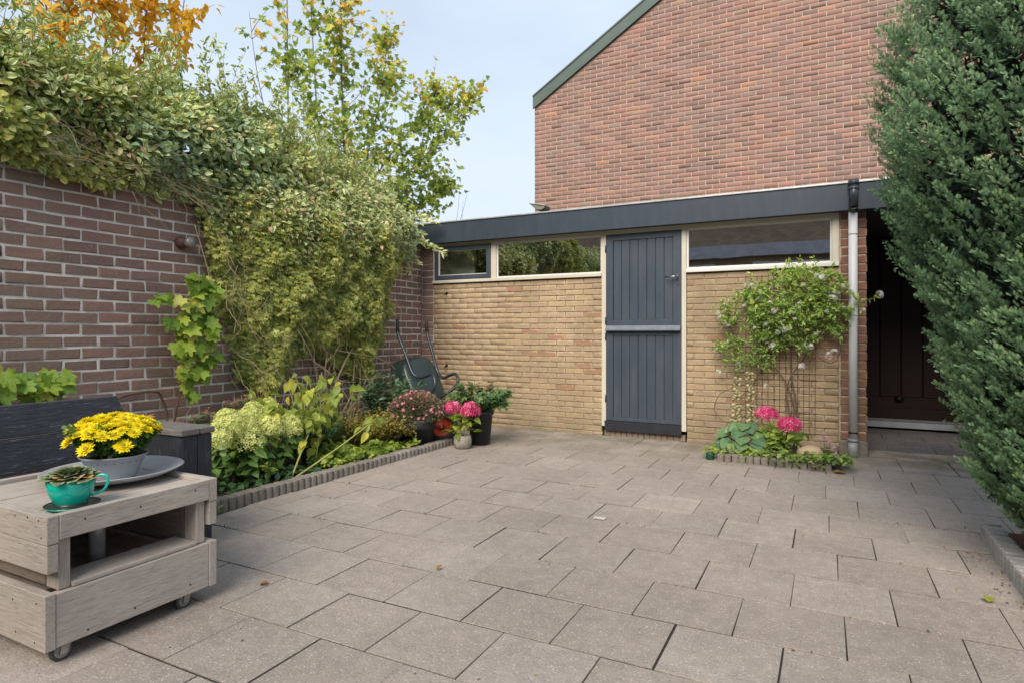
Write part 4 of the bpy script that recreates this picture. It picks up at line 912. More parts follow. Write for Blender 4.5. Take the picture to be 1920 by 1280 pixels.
# tall black pot with leafy shrub
c2 = Vector((-3.06, 5.26, 0)); t = thing('potted_shrub', 'tall black pot with a drooping green leafy shrub beside the yellow wall', 'potted plant', c2)
pot(t, c2, .095, .130, .335, m_blackpot, .035)
br = []; P = []; D = []
for k in range(26):
    a = RNG.random()*2*math.pi; d = Vector((math.cos(a)*.75, math.sin(a)*.75, .9)); pts = wander(c2+Vector((0, 0, .30)), d, RNG.uniform(.25, .43), 7, .22, -.07); br.append((pts, .004, .0015))
    for j, p in enumerate(pts[2:]):
        for _ in range(7): P.append(np.array(p)+RNG.normal(0, .018, 3)); dd = np.array([math.cos(a), math.sin(a), -.15])+RNG.normal(0, .55, 3); D.append(dd)
tubes('stem', br, m_twig, t); P = np.array(P); D = np.array(D); n = len(P)
foliage('foliage', T_cluster(3, 42, .2), P, D, np.tile([0, -.2, 1.], (n, 1))+RNG.normal(0, .35, (n, 3)), RNG.uniform(.045, .085, n), np.clip(RNG.random(n)*.7+(P[:, 2]-.3)*.6, 0, 1), leaf_mat('peony_leaf', [(0, (0.0675, 0.15, 0.0675)), (.5, (0.112, 0.21, 0.0675)), (1, (0.24, 0.3, 0.075))], rough=.42), t, as_parts=120)
# hydrangea heads helper
m_hpink = leaf_mat('hydrangea_pink', [(0, (.50, .02, .13)), (.45, (.78, .07, .24)), (.8, (.88, .18, .36)), (1, (.90, .38, .50))], trans=.3, spec=.2)
m_hlime = leaf_mat('hydrangea_cream', [(0, (0.55, 0.605, 0.176)), (.5, (0.77, 0.797, 0.275)), (1, (0.85, 0.85, 0.418))], trans=.3, spec=.2)
def hydrangea_head(parent, c, R, Hh, m, n=130, floret=.018, name='flower_head', cone=False, seed=0):
    rg = np.random.default_rng(seed); k = np.arange(n)+.5; z = 1-1.55*k/n; a = k*2.39996; r = np.sqrt(np.clip(1-z*z, 0, 1))
    if cone: r = r*(1.1-.28*(z+.5))
    P = np.stack([c[0]+R*r*np.cos(a), c[1]+R*r*np.sin(a), c[2]+Hh*z], 1)+rg.normal(0, R*.07, (n, 3))
    Nr = np.stack([r*np.cos(a), r*np.sin(a), z*.9+.1], 1)+rg.normal(0, .25, (n, 3)); Dd = np.cross(Nr, rg.normal(size=(n, 3)))
    V, F, lc = leaf_arrays(T_floret(4, .12), P, Dd, Nr, rg.uniform(.85, 1.2, n)*floret, rg.random(n))
    me = fast_mesh(name, V, F, {'lc': ('FLOAT_VECTOR', lc)}); me.materials.append(m); o = bpy.data.objects.new(name, me); put(o, parent); return o
# stone pot with pink hydrangea
c3 = Vector((-3.095, 4.99, 0)); t = thing('potted_hydrangea', 'small rough stone pot with two pink hydrangea heads on the paving', 'potted plant', c3)
q = MB(); q.lathe([(.001, 0), (.062, .0), (.078, .02), (.086, .06), (.083, .10), (.076, .128), (.068, .128), (.07, .10), (.001, .09)], c3, 32); q.obj('pot', m_stone, t)
q = MB(); q.lathe([(.001, .112), (.07, .108), (.07, .1), (.001, .1)], c3, 20); q.obj('soil', m_soil, t)
hydrangea_head(t, (-2.985, 4.96, .37), .088, .075, m_hpink, 120, .0225, seed=1); hydrangea_head(t, (-3.215, 5.0, .375), .074, .060, m_hpink, 95, .021, seed=2)
br = [(wander(c3+Vector((0, 0, .11)), Vector((-3.00, 4.96, .36))-c3-Vector((0, 0, .11)), .26, 4, .03), .004, .003), (wander(c3+Vector((0, 0, .11)), Vector((-3.215, 5.0, .36))-c3-Vector((0, 0, .11)), .27, 4, .03), .004, .003)]
tubes('stem', br, m_stem, t)
n = 46; a = RNG.random(n)*2*np.pi; P = np.stack([c3.x+.04*np.cos(a), c3.y+.04*np.sin(a), RNG.uniform(.14, .33, n)], 1); P[:, 0] += RNG.normal(0, .05, n)
foliage('foliage', T_ovate(.32, .1, .3), P, np.stack([np.cos(a), np.sin(a), RNG.normal(.25, .3, n)], 1), np.tile([0, -.1, 1.], (n, 1))+RNG.normal(0, .3, (n, 3)), RNG.uniform(.07, .115, n), RNG.random(n), m_lime, t, as_parts=46)
# wheelbarrow upended against the corner
m_tray = simple('green_plastic_tray', (.030, .048, .046), .33, c2=(.022, .035, .034), scale=4, spec=.5)
m_tubeb = simple('painted_tube', (.045, .06, .07), .3, c2=(.03, .04, .045), scale=12, metal=.3)
m_red = simple('red_rim', (.62, .06, .02), .4, c2=(.45, .04, .015), scale=10); m_tyre = simple('tyre', (.022, .022, .025), .75, c2=(.035, .033, .032), scale=20)
wbw = thing('wheelbarrow', 'green wheelbarrow with red wheel, stood on end against the wall corner', 'wheelbarrow', (-3.55, 5.35, 0))
L_ = [(-4.233, 5.45, 1.242), (-4.218, 5.44, 1.094), (-4.087, 5.42, .842), (-3.994, 5.40, .675), (-3.909, 5.40, .622), (-3.818, 5.38, .634), (-3.715, 5.36, .662), (-3.650, 5.33, .600), (-3.655, 5.31, .509), (-3.735, 5.30, .42), (-3.62, 5.24, .22), (-3.525, 5.17, .135)]
R_ = [(-4.073, 5.78, 1.216), (-4.058, 5.77, 1.094), (-3.963, 5.75, .852), (-3.89, 5.73, .673), (-3.797, 5.70, .604), (-3.691, 5.68, .637), (-3.608, 5.66, .652), (-3.545, 5.62, .601), (-3.566, 5.60, .524), (-3.66, 5.55, .44), (-3.80, 5.50, .35), (-3.62, 5.36, .22), (-3.525, 5.27, .135)]
for pts in (L_, R_):
    q = MB(); q.tube(smooth_path(pts, 6), .0165, 12); q.obj('frame', m_tubeb, wbw)
    q = MB(); p0, p1 = Vector(pts[0]), Vector(pts[1]); q.tube([p0+(p0-p1)*.06, p1+(p0-p1)*.12], .0185, 12); q.obj('grip', simple('grip_rubber', (.012, .012, .013), .6), wbw, bevel=.003)
# tray: a rounded, tapering tub; its underside faces the patio
def tub(c, ex, ey, ez, W, Lg, Dp, name='tray'):
    "ex across, ey along, ez outward (bottom side)"
    def ring(w, l, d, n=32):
        out = []
        for k in range(n):
            tt = 2*math.pi*k/n; cx, cy = math.cos(tt), math.sin(tt); s = (abs(cx)**4+abs(cy)**4)**(-.25); out.append(c+ex*(w*cx*s)+ey*(l*cy*s)+ez*d)
        return out
    rings = [ring(W+.018, Lg+.018, .0), ring(W+.018, Lg+.018, .012), ring(W, Lg, .014), ring(W*.92, Lg*.9, Dp*.6), ring(W*.84, Lg*.80, Dp*.93), ring(W*.74, Lg*.72, Dp), ring(W*.3, Lg*.3, Dp+.004)]
    q = MB(); n = 32
    for r_ in rings: q.v += [tuple(p) for p in r_]
    for i in range(len(rings)-1):
        for k in range(n): q.f.append((i*n+k, i*n+(k+1) % n, (i+1)*n+(k+1) % n, (i+1)*n+k)); q.sm.append(True)
    q.f.append(tuple((len(rings)-1)*n+k for k in range(n))); q.sm.append(True); return q.obj(name, m_tray, wbw)
ey = Vector((-.50, .06, .86)).normalized(); ez = Vector((.80, -.42, .50)); ez = (ez-ey*ez.dot(ey)).normalized(); ex = ey.cross(ez)
tub(Vector((-4.09, 5.62, .50)), ex, ey, ez, .235, .33, .20)
wc = Vector((-3.475, 5.20, .158)); axd = Vector((.50, -.87, 0)).normalized(); WR = Matrix((axd.cross(Vector((0, 0, 1))), Vector((0, 0, 1)), axd)).transposed()
q = MB(); q.lathe([(.100, -.034), (.128, -.042), (.148, -.034), (.160, -.014), (.160, .014), (.148, .034), (.128, .042), (.100, .034), (.098, 0), (.100, -.034)], wc, 40, WR); q.obj('tyre', m_tyre, wbw)
q = MB()
for k in range(30):
    tt = 2*math.pi*k/30; u_ = WR @ Vector((math.cos(tt), math.sin(tt), 0)); v2 = WR @ Vector((-math.sin(tt), math.cos(tt), 0))
    for s in (-1, 1):
        p = wc+u_*.1575+axd*s*.014; q.poly([p+v2*.006-axd*.012, p+v2*.006+axd*.012, p-v2*.006+axd*.012+u_*.004, p-v2*.006-axd*.012+u_*.004])
q.obj('tread', m_tyre, wbw)
q = MB(); q.lathe([(.001, .012), (.028, .014), (.040, .0), (.085, .004), (.096, .024), (.103, .027), (.101, .018), (.09, -.018), (.001, -.02)], wc, 36, WR); q.obj('rim', m_red, wbw)
q = MB(); q.tube([wc-axd*.06, wc+axd*.06], .010, 10); q.lathe([(.001, 0), (.016, 0), (.016, .02), (.001, .02)], wc+axd*.014, 12, WR); q.tube([wc+axd*.05, Vector((-3.60, 5.05, .215)), Vector((-3.66, 5.1, .27))], .007, 8); q.obj('axle', m_steel, wbw)
# green plastic cap pot, gives no light
q = MB(); q.lathe([(.001, 0), (.036, 0), (.036, .052), (.033, .058), (.001, .058)], (-.905, 5.545, 0), 20)
tag(q.obj('green_cap', simple('green_plastic', (.010, .075, .038), .3, c2=(.008, .055, .03)), None, bevel=.002), 'short dark green cylinder standing at the left end of the small bed', 'pot cap')
# wall lamp on the garden wall
wl_ = thing('wall_lamp', 'round glass wall lamp half hidden by the climber on the left wall', 'lamp', (-4.53, 3.12, 1.81))
q = MB(); q.lathe([(.001, 0), (.05, 0), (.05, .012), (.036, .05), (.001, .055)], (-4.535, 3.10, 1.81), 20, Matrix.Rotation(rad(90), 3, 'Y')); q.obj('mount', simple('rusty_mount', (.13, .06, .045), .6), wl_)
q = MB(); q.lathe([(.03, .0), (.042, .02), (.046, .05), (.038, .07), (.001, .075)], (-4.49, 3.12, 1.80), 20, Matrix.Rotation(rad(80), 3, 'Y')); q.obj('globe', simple('frosted_glass', (.24, .23, .21), .12, spec=.8, c2=(.13, .12, .11), scale=30), wl_)

# weeds and moss in the slab joints
n = 260; rowy = np.array([2.345, 2.705, 3.075, 3.45, 3.80, 4.165, 4.59, 4.985, 5.375, 5.74, 6.31]); yy = rowy[RNG.integers(0, 11, n)]+RNG.normal(0, .002, n); xx = np.where(RNG.random(n) < .5, -3.25+np.abs(RNG.normal(0, .35, n)), RNG.uniform(-3.0, .6, n))
yy[:90] = 6.318; xx[:90] = RNG.uniform(-2.9, -1.0, 90); P = np.stack([xx, yy, np.full(n, -.002)], 1)
w_ = foliage('joint_weeds', T_small(.25, .1), P, RNG.normal(0, .6, (n, 3))+[0, 0, .7], RNG.normal(0, 1, (n, 3)), RNG.uniform(.006, .018, n), RNG.random(n), m_green, None); w_['kind'] = 'stuff'; w_['label'] = 'tiny weeds in the joints between the slabs'
# ================================================================== CLIMBERS over the garden wall
m_varie = leaf_mat('variegated_leaf', [(0, (0.212, 0.311, 0.08)), (.5, (0.32, 0.436, 0.0977)), (.80, (0.47, 0.539, 0.124)), (.82, (0.725, 0.415, 0.212)), (.9, (0.639, 0.352, 0.231)), (.91, (0.85, 0.828, 0.355)), (1, (0.85, 0.85, 0.462))], edge=(0.759, 0.759, 0.481), edge_at=.60, trans=.25)
m_teal_leaf = leaf_mat('bluish_creeper_leaf', [(0, (0.2, 0.323, 0.184)), (1, (0.446, 0.551, 0.302))], vein=(0.669, 0.743, 0.393), trans=.2)
m_creeper = leaf_mat('creeper_leaf', [(0, (0.221, 0.285, 0.0918)), (.35, (0.383, 0.431, 0.112)), (.75, (0.65, 0.633, 0.178)), (.93, (0.8, 0.79, 0.256)), (.95, (0.8, 0.431, 0.356)), (1, (0.8, 0.293, 0.307))], trans=.32)
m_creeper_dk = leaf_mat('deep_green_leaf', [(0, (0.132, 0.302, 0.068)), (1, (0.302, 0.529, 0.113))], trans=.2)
HT_Y = [-4.5, 1.5, 2.02, 2.33, 2.69, 3.1, 3.6, 3.86, 4.04, 4.29, 4.56, 5.18, 5.72, 6.34, 6.8]
HT_Z = [2.95, 2.98, 3.00, 2.93, 2.96, 3.02, 3.12, 3.16, 3.0, 2.94, 2.80, 2.70, 2.52, 2.40, 2.30]
def ht(y): return np.interp(y, HT_Y, HT_Z)
def hlow(y): return np.interp(y, [-4.5, 1.6, 1.88, 2.26, 2.68, 3.0, 3.3, 6.3], [2.10, 2.14, 2.17, 2.11, 2.09, 2.03, 1.95, 2.0])
def lumps(P, s, seed=0):
    return np.array([mnoise.noise(Vector((p[0]*s+seed, p[1]*s, p[2]*s))) for p in P])
hd_ = thing('variegated_climber', 'mixed mass of cream-edged variegated climber growing over the top of the left wall', 'climbing plant', (-4.8, 2.5, 2.1))
n = 40000
y = np.concatenate([RNG.uniform(1.2, 5.95, int(n*.84)), RNG.uniform(-4.4, 1.2, n-int(n*.84))]); th = RNG.uniform(-1.15, math.pi*.72, n)   # angle from +X round over the top
zl, zt = hlow(y)-.02, ht(y)-.04; zc = (zl+zt)/2; rz = (zt-zl)/2; rx = .42
ce, se = np.cos(th), np.sin(th)
base = np.stack([-4.78+rx*np.sign(ce)*np.abs(ce)**.7, y, zc+rz*np.sign(se)*np.abs(se)**.8], 1)
lp = lumps(base, 2.2); lp2 = lumps(base, 6.0, 9)
out = np.stack([ce, np.zeros(n), se], 1); depth = RNG.random(n)**1.8*.25
P = base+out*((lp*.20+lp2*.09-depth)[:, None]); P[:, 0] = np.where((P[:, 2] < 2.26) & (P[:, 0] < -4.50), -4.50+.06*RNG.random(n), P[:, 0]); P[:, 2] = np.maximum(P[:, 2], hlow(P[:, 1])+.03-.05*RNG.random(n)**3)
keep = ~((P[:, 2] < 2.19) & (P[:, 0] < -4.5)); P, out = P[keep], out[keep]; n = len(P)
D = out*.45+RNG.normal(0, .55, (n, 3))+np.array([.15, .25, -.15]); Nn = out+RNG.normal(0, .45, (n, 3))+np.array([0, 0, .3])
spec_ = lumps(P, 1.7, 31)+RNG.normal(0, .22, n); tint = RNG.random(n)
is_teal = spec_ > .36; is_grn = (~is_teal) & (spec_ < -.30)
size = RNG.uniform(.038, .072, n)*np.interp(P[:, 1], [2, 4, 6.4], [1.08, .92, .78])
vr = ~(is_teal | is_grn)
foliage('variegated_foliage', T_ovate(.27, .10, .2), P[vr], D[vr], Nn[vr], size[vr], tint[vr], m_varie, hd_, as_parts=300)
foliage('bluish_foliage', T_ovate(.30, .06, .15), P[is_teal], D[is_teal], Nn[is_teal], size[is_teal]*1.1, tint[is_teal], m_teal_leaf, hd_, as_parts=80)
foliage('green_foliage', T_ovate(.33, .06, .15), P[is_grn], D[is_grn], Nn[is_grn], size[is_grn]*.9, np.clip(tint[is_grn]*.8, 0, .9), m_creeper, hd_)
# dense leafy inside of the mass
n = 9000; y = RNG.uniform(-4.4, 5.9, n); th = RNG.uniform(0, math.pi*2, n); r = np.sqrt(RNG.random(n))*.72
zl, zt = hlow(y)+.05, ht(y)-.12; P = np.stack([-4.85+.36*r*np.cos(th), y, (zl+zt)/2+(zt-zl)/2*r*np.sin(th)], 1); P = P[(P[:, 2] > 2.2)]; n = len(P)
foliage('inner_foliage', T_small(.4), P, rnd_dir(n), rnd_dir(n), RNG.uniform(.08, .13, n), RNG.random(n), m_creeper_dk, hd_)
# airy sprigs rising from the mass
br = []; SP = []; SD = []; ST = []
for k in range(300):
    y = RNG.uniform(1.3, 5.9); tall = .75 if y < 4.2 else .90
    p0 = np.array([-4.8+RNG.normal(0, .15), y, ht(y)-.12]); L = RNG.uniform(.15, tall)*(1.0 if RNG.random() < .45 else .55)
    pts = wander(p0, (RNG.normal(.1, .3), RNG.normal(.1, .3), 1), L, 7, .22); br.append((pts, .003, .001))
    for j in range(1, len(pts)):
        for _ in range(5): SP.append(np.array(pts[j])+RNG.normal(0, .015, 3)); SD.append(RNG.normal(0, .6, 3)+np.array([0, 0, .2])); ST.append(RNG.random())
SP, SD = np.array(SP), np.array(SD); n = len(SP)
tubes('twig', br, m_twig, hd_, 4)
foliage('sprig_foliage', T_ovate(.24, .08, .15), SP, SD, rnd_dir(n)+[0, 0, .5], RNG.uniform(.035, .06, n), np.array(ST)*.8, m_varie, hd_)
# dry pinkish tangle on the face of the mass
br = []
for k in range(240):
    y = RNG.uniform(1.9, 5.4); z = hlow(y)+RNG.uniform(0, .35); br.append((wander((-4.42+RNG.normal(0, .05), y, z), (RNG.normal(.3, .4), 1, RNG.normal(-.2, .5)), RNG.uniform(.15, .5), 6, .5, -.05), .0022, .0012))
tubes('dry_stem', br, m_palestem, hd_, 4)
# ---- pale airy shrub behind the mass with pink-tinged leaves
sh = thing('pale_shrub', 'airy pale cream and pinkish shrub rising between the wall climber and the maple sapling', 'shrub', (-5.0, 5.3, 2.2))
br = []; SP = []; SD = []
for k in range(100):
    y = RNG.normal(5.1, .40); x = -5.0+RNG.normal(0, .2); L = RNG.uniform(.5, 1.15)*max(.35, 1-abs(y-5.1)*.55)
    pts = wander((x, y, 2.45), (RNG.normal(.15, .35), RNG.normal(0, .4), 1), L, 10, .2, -.015); br.append((pts, .005, .0015))
    for j in range(2, len(pts)):
        for _ in range(7): SP.append(np.array(pts[j])+RNG.normal(0, .03, 3)); SD.append(RNG.normal(0, .6, 3)+np.array([.1, 0, .1]))
SP, SD = np.array(SP), np.array(SD); n = len(SP); tubes('branch', br, m_twig, sh, 4)
foliage('foliage', T_lance(.16), SP, SD, rnd_dir(n)+[0, 0, .4], RNG.uniform(.035, .062, n), RNG.random(n)**.8, m_varie, sh)
# ---- creeper hanging down the wall
cv = thing('hanging_creeper', 'large yellow-green creeper hanging in a thick curtain down the left wall', 'climbing plant', (-4.45, 4.5, .1))
POLY = np.array([(3.22, 2.16), (3.32, 1.75), (3.38, 1.40), (3.44, 1.18), (3.52, 1.10), (3.58, .74), (3.80, .56), (4.02, .60), (4.2, .84), (4.42, .94), (4.62, .84), (4.85, .74), (5.05, .60), (5.22, .62), (5.33, .80), (5.44, 1.02), (5.54, 1.25), (5.66, 1.72), (5.76, 2.02), (5.88, 2.16), (5.92, 2.40), (5.6, 2.60), (4.6, 2.62), (3.9, 2.5), (3.45, 2.32)])
def in_poly(y, z, P):
    ins = np.zeros(len(y), bool); j = len(P)-1
    for i in range(len(P)):
        c = ((P[i, 1] > z) != (P[j, 1] > z)) & (y < (P[j, 0]-P[i, 0])*(z-P[i, 1])/(P[j, 1]-P[i, 1]+1e-12)+P[i, 0]); ins ^= c; j = i
    return ins
def edge_dist(y, z, P):
    d = np.full(len(y), 9.)
    for i in range(len(P)):
        a = P[i]; b = P[(i+1) % len(P)]; ab = b-a; t = np.clip(((y-a[0])*ab[0]+(z-a[1])*ab[1])/(ab@ab), 0, 1)
        d = np.minimum(d, np.hypot(y-a[0]-t*ab[0], z-a[1]-t*ab[1]))
    return d
N0 = 95000; y = RNG.uniform(3.0, 6.4, N0); z = RNG.uniform(.6, 2.7, N0)
jy = y+RNG.normal(0, .03, N0); ok = in_poly(jy, z, POLY); y, z = y[ok], z[ok]; ed = edge_dist(y, z, POLY)
Q = np.stack([np.zeros(len(y)), y, z*.6], 1); l1 = lumps(Q, 4.0, 3); l2 = lumps(np.stack([np.zeros(len(y)), y, z], 1), 7.0, 5)
thin = np.clip((y-3.3)/.5, .35, 1); th_ = .05+.27*np.clip(ed*2.2, 0, 1)*thin+.10*l1+.07*l2+.10*np.clip((z-1.6), 0, 1)
keepp = (RNG.random(len(y)) < np.clip(.62+.6*l1+.6*l2+ed*2.4, .25, 1)*np.where((y < 3.65) & (z < 1.6), .6, 1)*np.where(y < 3.32, .6, 1)); y, z, th_, l1, l2 = y[keepp], z[keepp], th_[keepp], l1[keepp], l2[keepp]; n = len(y)
u = 1-RNG.random(n)**1.7*.9; P = np.stack([-4.52+np.clip(th_, .03, .6)*u, y, z], 1)
D = np.stack([RNG.normal(.35, .4, n), RNG.normal(.05, .5, n), RNG.normal(-.75, .45, n)], 1); Nn = np.stack([np.full(n, .8), RNG.normal(-.1, .35, n), RNG.normal(.65, .35, n)], 1)
tint = np.clip(.40+.22*l2+.30*l1+RNG.normal(0, .22, n), 0, .9); tint = np.clip(tint, 0, .9)
upz = z > 2.05+.25*l1+RNG.normal(0, .1, n)
foliage('creeper_foliage', T_cluster(5, 70, .21), P[~upz], D[~upz], Nn[~upz], RNG.uniform(.030, .056, n)[~upz], tint[~upz], m_creeper, cv, as_parts=300, part_name='leaf_spray')
foliage('variegated_foliage', T_ovate(.25, .10, .2), P[upz]+RNG.normal(0, .03, (upz.sum(), 3)), D[upz]+[0, 0, .5], Nn[upz], RNG.uniform(.04, .065, n)[upz], RNG.random(n)[upz], m_varie, cv)
foliage('upper_foliage', T_cluster(5, 70, .21), P[upz][::2]-[.05, 0, 0], D[upz][::2], Nn[upz][::2], RNG.uniform(.035, .055, n)[upz][::2], tint[upz][::2], m_creeper, cv)
br = []
for a_ in [((-4.42, 4.47, .05), (-4.40, 4.47, .35), (-4.40, 4.42, .62), (-4.42, 4.40, .95), (-4.44, 4.55, 1.4)), ((-4.42, 4.52, .05), (-4.40, 4.58, .4), (-4.38, 4.50, .7), (-4.42, 4.62, 1.1)), ((-4.42, 4.40, .05), (-4.38, 4.25, .5), (-4.42, 4.12, .72), (-4.44, 3.9, 1.1)),
            ((-4.40, 4.50, .3), (-4.36, 4.72, .75), (-4.40, 4.95, .98), (-4.44, 5.2, 1.2)), ((-4.43, 4.9, .05), (-4.40, 4.92, .5), (-4.42, 4.98, 1.0)), ((-4.43, 5.0, .05), (-4.40, 5.03, .5), (-4.42, 5.05, 1.0))]:
    br.append((smooth_path(a_, 6), .013, .006))
br.append((smooth_path([(-4.36, 4.62, .93), (-4.30, 4.90, .88), (-4.26, 5.2, .82), (-4.24, 5.42, .70), (-4.24, 5.48, .56), (-4.28, 5.36, .47), (-4.32, 5.1, .45)], 7), .0055, .0045))
br.append((smooth_path([(-4.40, 3.12, 1.95), (-4.36, 3.20, 1.62), (-4.34, 3.26, 1.30), (-4.36, 3.34, 1.05), (-4.35, 3.55, .92), (-4.36, 3.85, 1.0)], 7), .0035, .003))
br.append((smooth_path([(-4.38, 3.35, 1.45), (-4.32, 3.55, 1.24), (-4.34, 3.8, 1.30), (-4.38, 4.0, 1.4)], 7), .003, .003))
for k in range(150):
    y = RNG.uniform(3.25, 5.4); z = RNG.uniform(.75, 2.0); br.append((wander((-4.44+RNG.random()*.12, y, z), (RNG.normal(.2, .3), RNG.normal(0, .7), -.8), RNG.uniform(.2, .6), 8, .45, -.03), .0026, .0014))
tubes('stem', br, m_palestem, cv, 6)
# variegated branches reaching over the fascia
vb = thing('variegated_sprig', 'pale variegated branch tips reaching in front of the shed fascia corner', 'branch', (-4.6, 6.0, 2.3))
br = []; SP = []; SD = []
for tgt in ((-4.12, 6.02, 2.40), (-4.22, 6.0, 2.46), (-4.0, 6.0, 2.05), (-4.2, 6.05, 2.12), (-4.3, 6.0, 2.28), (-4.35, 5.98, 1.95), (-4.45, 5.95, 1.85)):
    p0 = Vector((-4.62, 5.80, 2.32+.3*(tgt[2]-2.25))); pts = smooth_path([p0, (p0+Vector(tgt))/2+Vector((0, 0, .05)), tgt], 6); br.append((pts, .004, .0015)); dd = np.array(Vector(tgt)-p0)
    for j in range(2, len(pts)):
        for _ in range(6): SP.append(np.array(pts[j])+RNG.normal(0, .008, 3)); SD.append(dd/np.linalg.norm(dd)+RNG.normal(0, .5, 3))
tubes('twig', br, m_twig, vb, 4); n = len(SP)
foliage('foliage', T_lance(.15), SP, SD, rnd_dir(n)+[.2, -.4, .5], RNG.uniform(.055, .085, n), np.where(RNG.random(n) < .5, .95, .6), m_varie, vb, as_parts=40)

# ---- grape vines
m_grape = leaf_mat('grape_leaf', [(0, (0.16, 0.296, 0.0431)), (.5, (0.271, 0.419, 0.0554)), (.8, (0.419, 0.517, 0.0739)), (1, (0.616, 0.554, 0.136))], vein=(0.517, 0.591, 0.197), trans=.35, rough=.45)
def grape(name, label, pts, leaves_, r, sizes):
    t = thing(name, label, 'vine', pts[0]); tubes('stem', [(smooth_path(pts, 6), r, r*.5)]+[], simple('vine_bark', (.16, .09, .06), .9, c2=(.09, .05, .035), scale=40), t, 6)
    P, D, N, S, TT = [], [], [], [], []
    path = smooth_path(pts, 12)
    for (y_, z_, s_) in leaves_:
        P.append((-4.40+RNG.uniform(-.03, .10), y_, z_)); D.append((RNG.normal(.35, .25), RNG.normal(0, .5), RNG.normal(-.55, .3))); N.append((1, RNG.normal(-.15, .35), RNG.normal(.45, .3))); S.append(s_*sizes*RNG.uniform(.8, 1.15)); TT.append(RNG.random())
    foliage('leaf', T_lobed('vine', .10), P, D, N, S, TT, m_grape, t, as_parts=300)
    return t
lv = []
for _ in range(110):
    k = RNG.random(); z_ = .62+.93*k; yc = 3.08+.07*k; w_ = .06+.085*math.sin(min(1, k*1.1)*math.pi)+.05*k; y_ = yc+RNG.uniform(-1, 1)*w_
    if z_ < .72 and RNG.random() < .5: continue
    lv.append((y_, z_, .9 if z_ < .8 else 1.0))
for _ in range(9): lv.append((2.84+RNG.uniform(-.10, .12), 1.30+RNG.uniform(-.15, .09), .9))
grape('grape_vine', 'grape vine with bright lime leaves climbing the wall behind the black bench arm', [(-4.47, 3.0, .40), (-4.46, 3.03, .60), (-4.45, 3.09, .85), (-4.45, 3.08, 1.1), (-4.44, 3.16, 1.38), (-4.44, 3.22, 1.5)], lv, .008, .098)
lv2 = [(RNG.uniform(1.5, 2.16), RNG.uniform(.68, .82)+.07*RNG.random(), 1.0) for _ in range(70)]
g2 = grape('grape_vine', 'low grape vine shoots with yellow-green leaves behind the back of the black bench', [(-4.40, 1.5, .62), (-4.38, 1.75, .70), (-4.38, 2.0, .72), (-4.38, 2.12, .70)], lv2, .006, .095)
q = MB(); q.tube(smooth_path([(-4.42, 2.2, .56), (-4.42, 2.42, .60), (-4.43, 2.62, .66), (-4.42, 2.82, .67), (-4.43, 2.88, .60), (-4.44, 2.92, .50), (-4.45, 2.93, .38)], 6), .009, 8)
tag(q.obj('bare_vine_stem', m_twig, None), 'bare brown vine stem bent against the wall above the bench arm', 'vine')

# ================================================================== TREES beyond the wall
m_maple = leaf_mat('maple_leaf', [(0, (0.2, 0.322, 0.0613)), (.45, (0.33, 0.451, 0.0735)), (.7, (0.518, 0.601, 0.0858)), (.84, (0.802, 0.728, 0.098)), (.86, (0.85, 0.601, 0.0735)), (1, (0.85, 0.472, 0.098))], vein=(0.661, 0.643, 0.172), trans=.4)
m_autumn = leaf_mat('autumn_leaf', [(0, (.62, .46, .05)), (.25, (.85, .52, .035)), (.7, (.85, .47, .03)), (1, (.75, .33, .03))], vein=(.85, .6, .15), trans=.5)
m_bark = simple('young_bark', (.20, .17, .14), .85, c2=(.12, .10, .08), scale=20, bump=.002)
mp_ = thing('maple_sapling', 'young maple with green lobed leaves turning orange at the top, behind the left wall', 'tree', (-5.6, 6.1, 0))
trunk = []; tw = []; P = []; D = []; TT = []
def mstem(pts, r0, r1, k_tw, L_tw, dens, lo=0.0, size=1.0, bare=0.0):
    path = smooth_path(pts, 8); trunk.append((path, r0, r1)); m_ = len(path)
    for _ in range(k_tw):
        t = lo+(1-lo)*RNG.random(); i = min(m_-2, int(t*(m_-1))); p = path[i]; dv = (path[i+1]-path[i]).normalized()
        d = dv*.7+Vector(RNG.normal(0, .9, 3)); d.x *= .7; d.z = abs(d.z)*.6+.1; L = L_tw*RNG.uniform(.35, 1)*(1.15-.55*t)
        tp = wander(p, d, L, 6, .25, -.02); tw.append((tp, .005, .0015))
        if RNG.random() < bare: continue
        for j in range(1, len(tp)):
            for _ in range(dens):
                P.append(np.array(tp[j])+RNG.normal(0, .055, 3)); D.append(np.array([RNG.normal(0, .6), RNG.normal(0, .6), RNG.normal(-.35, .4)]))
                hfac = (tp[j].z-4.3)/1.2; TT.append(RNG.random()*.82 if RNG.random() > np.clip(hfac*.55, .03, .6) else RNG.uniform(.80, .97))
mstem([(-5.6, 6.10, .0), (-5.6, 6.10, 2.3), (-5.62, 6.13, 3.3), (-5.6, 6.05, 4.4), (-5.6, 6.03, 5.6)], .028, .008, 76, .75, 2, .33)
mstem([(-5.6, 6.12, 2.3), (-5.5, 6.7, 2.95), (-5.4, 7.5, 3.65), (-5.35, 8.35, 4.45), (-5.3, 9.05, 5.25)], .020, .004, 78, .80, 2, .12)
mstem([(-5.6, 6.10, 2.4), (-5.7, 6.6, 3.4), (-5.7, 6.95, 4.5), (-5.7, 7.15, 5.6)], .018, .004, 78, .80, 2, .12)
mstem([(-5.6, 6.12, 2.2), (-5.6, 7.0, 2.75), (-5.5, 7.8, 3.15), (-5.45, 8.4, 3.55)], .016, .003, 58, .75, 2, .15)
mstem([(-5.6, 6.10, 2.5), (-5.7, 5.80, 3.4), (-5.75, 5.72, 4.5), (-5.8, 5.70, 5.5)], .014, .004, 30, .65, 2, .25)
mstem([(-5.6, 6.12, 2.6), (-5.6, 7.0, 3.6), (-5.6, 7.9, 4.6), (-5.55, 8.3, 5.1)], .016, .003, 66, .78, 2, .15)
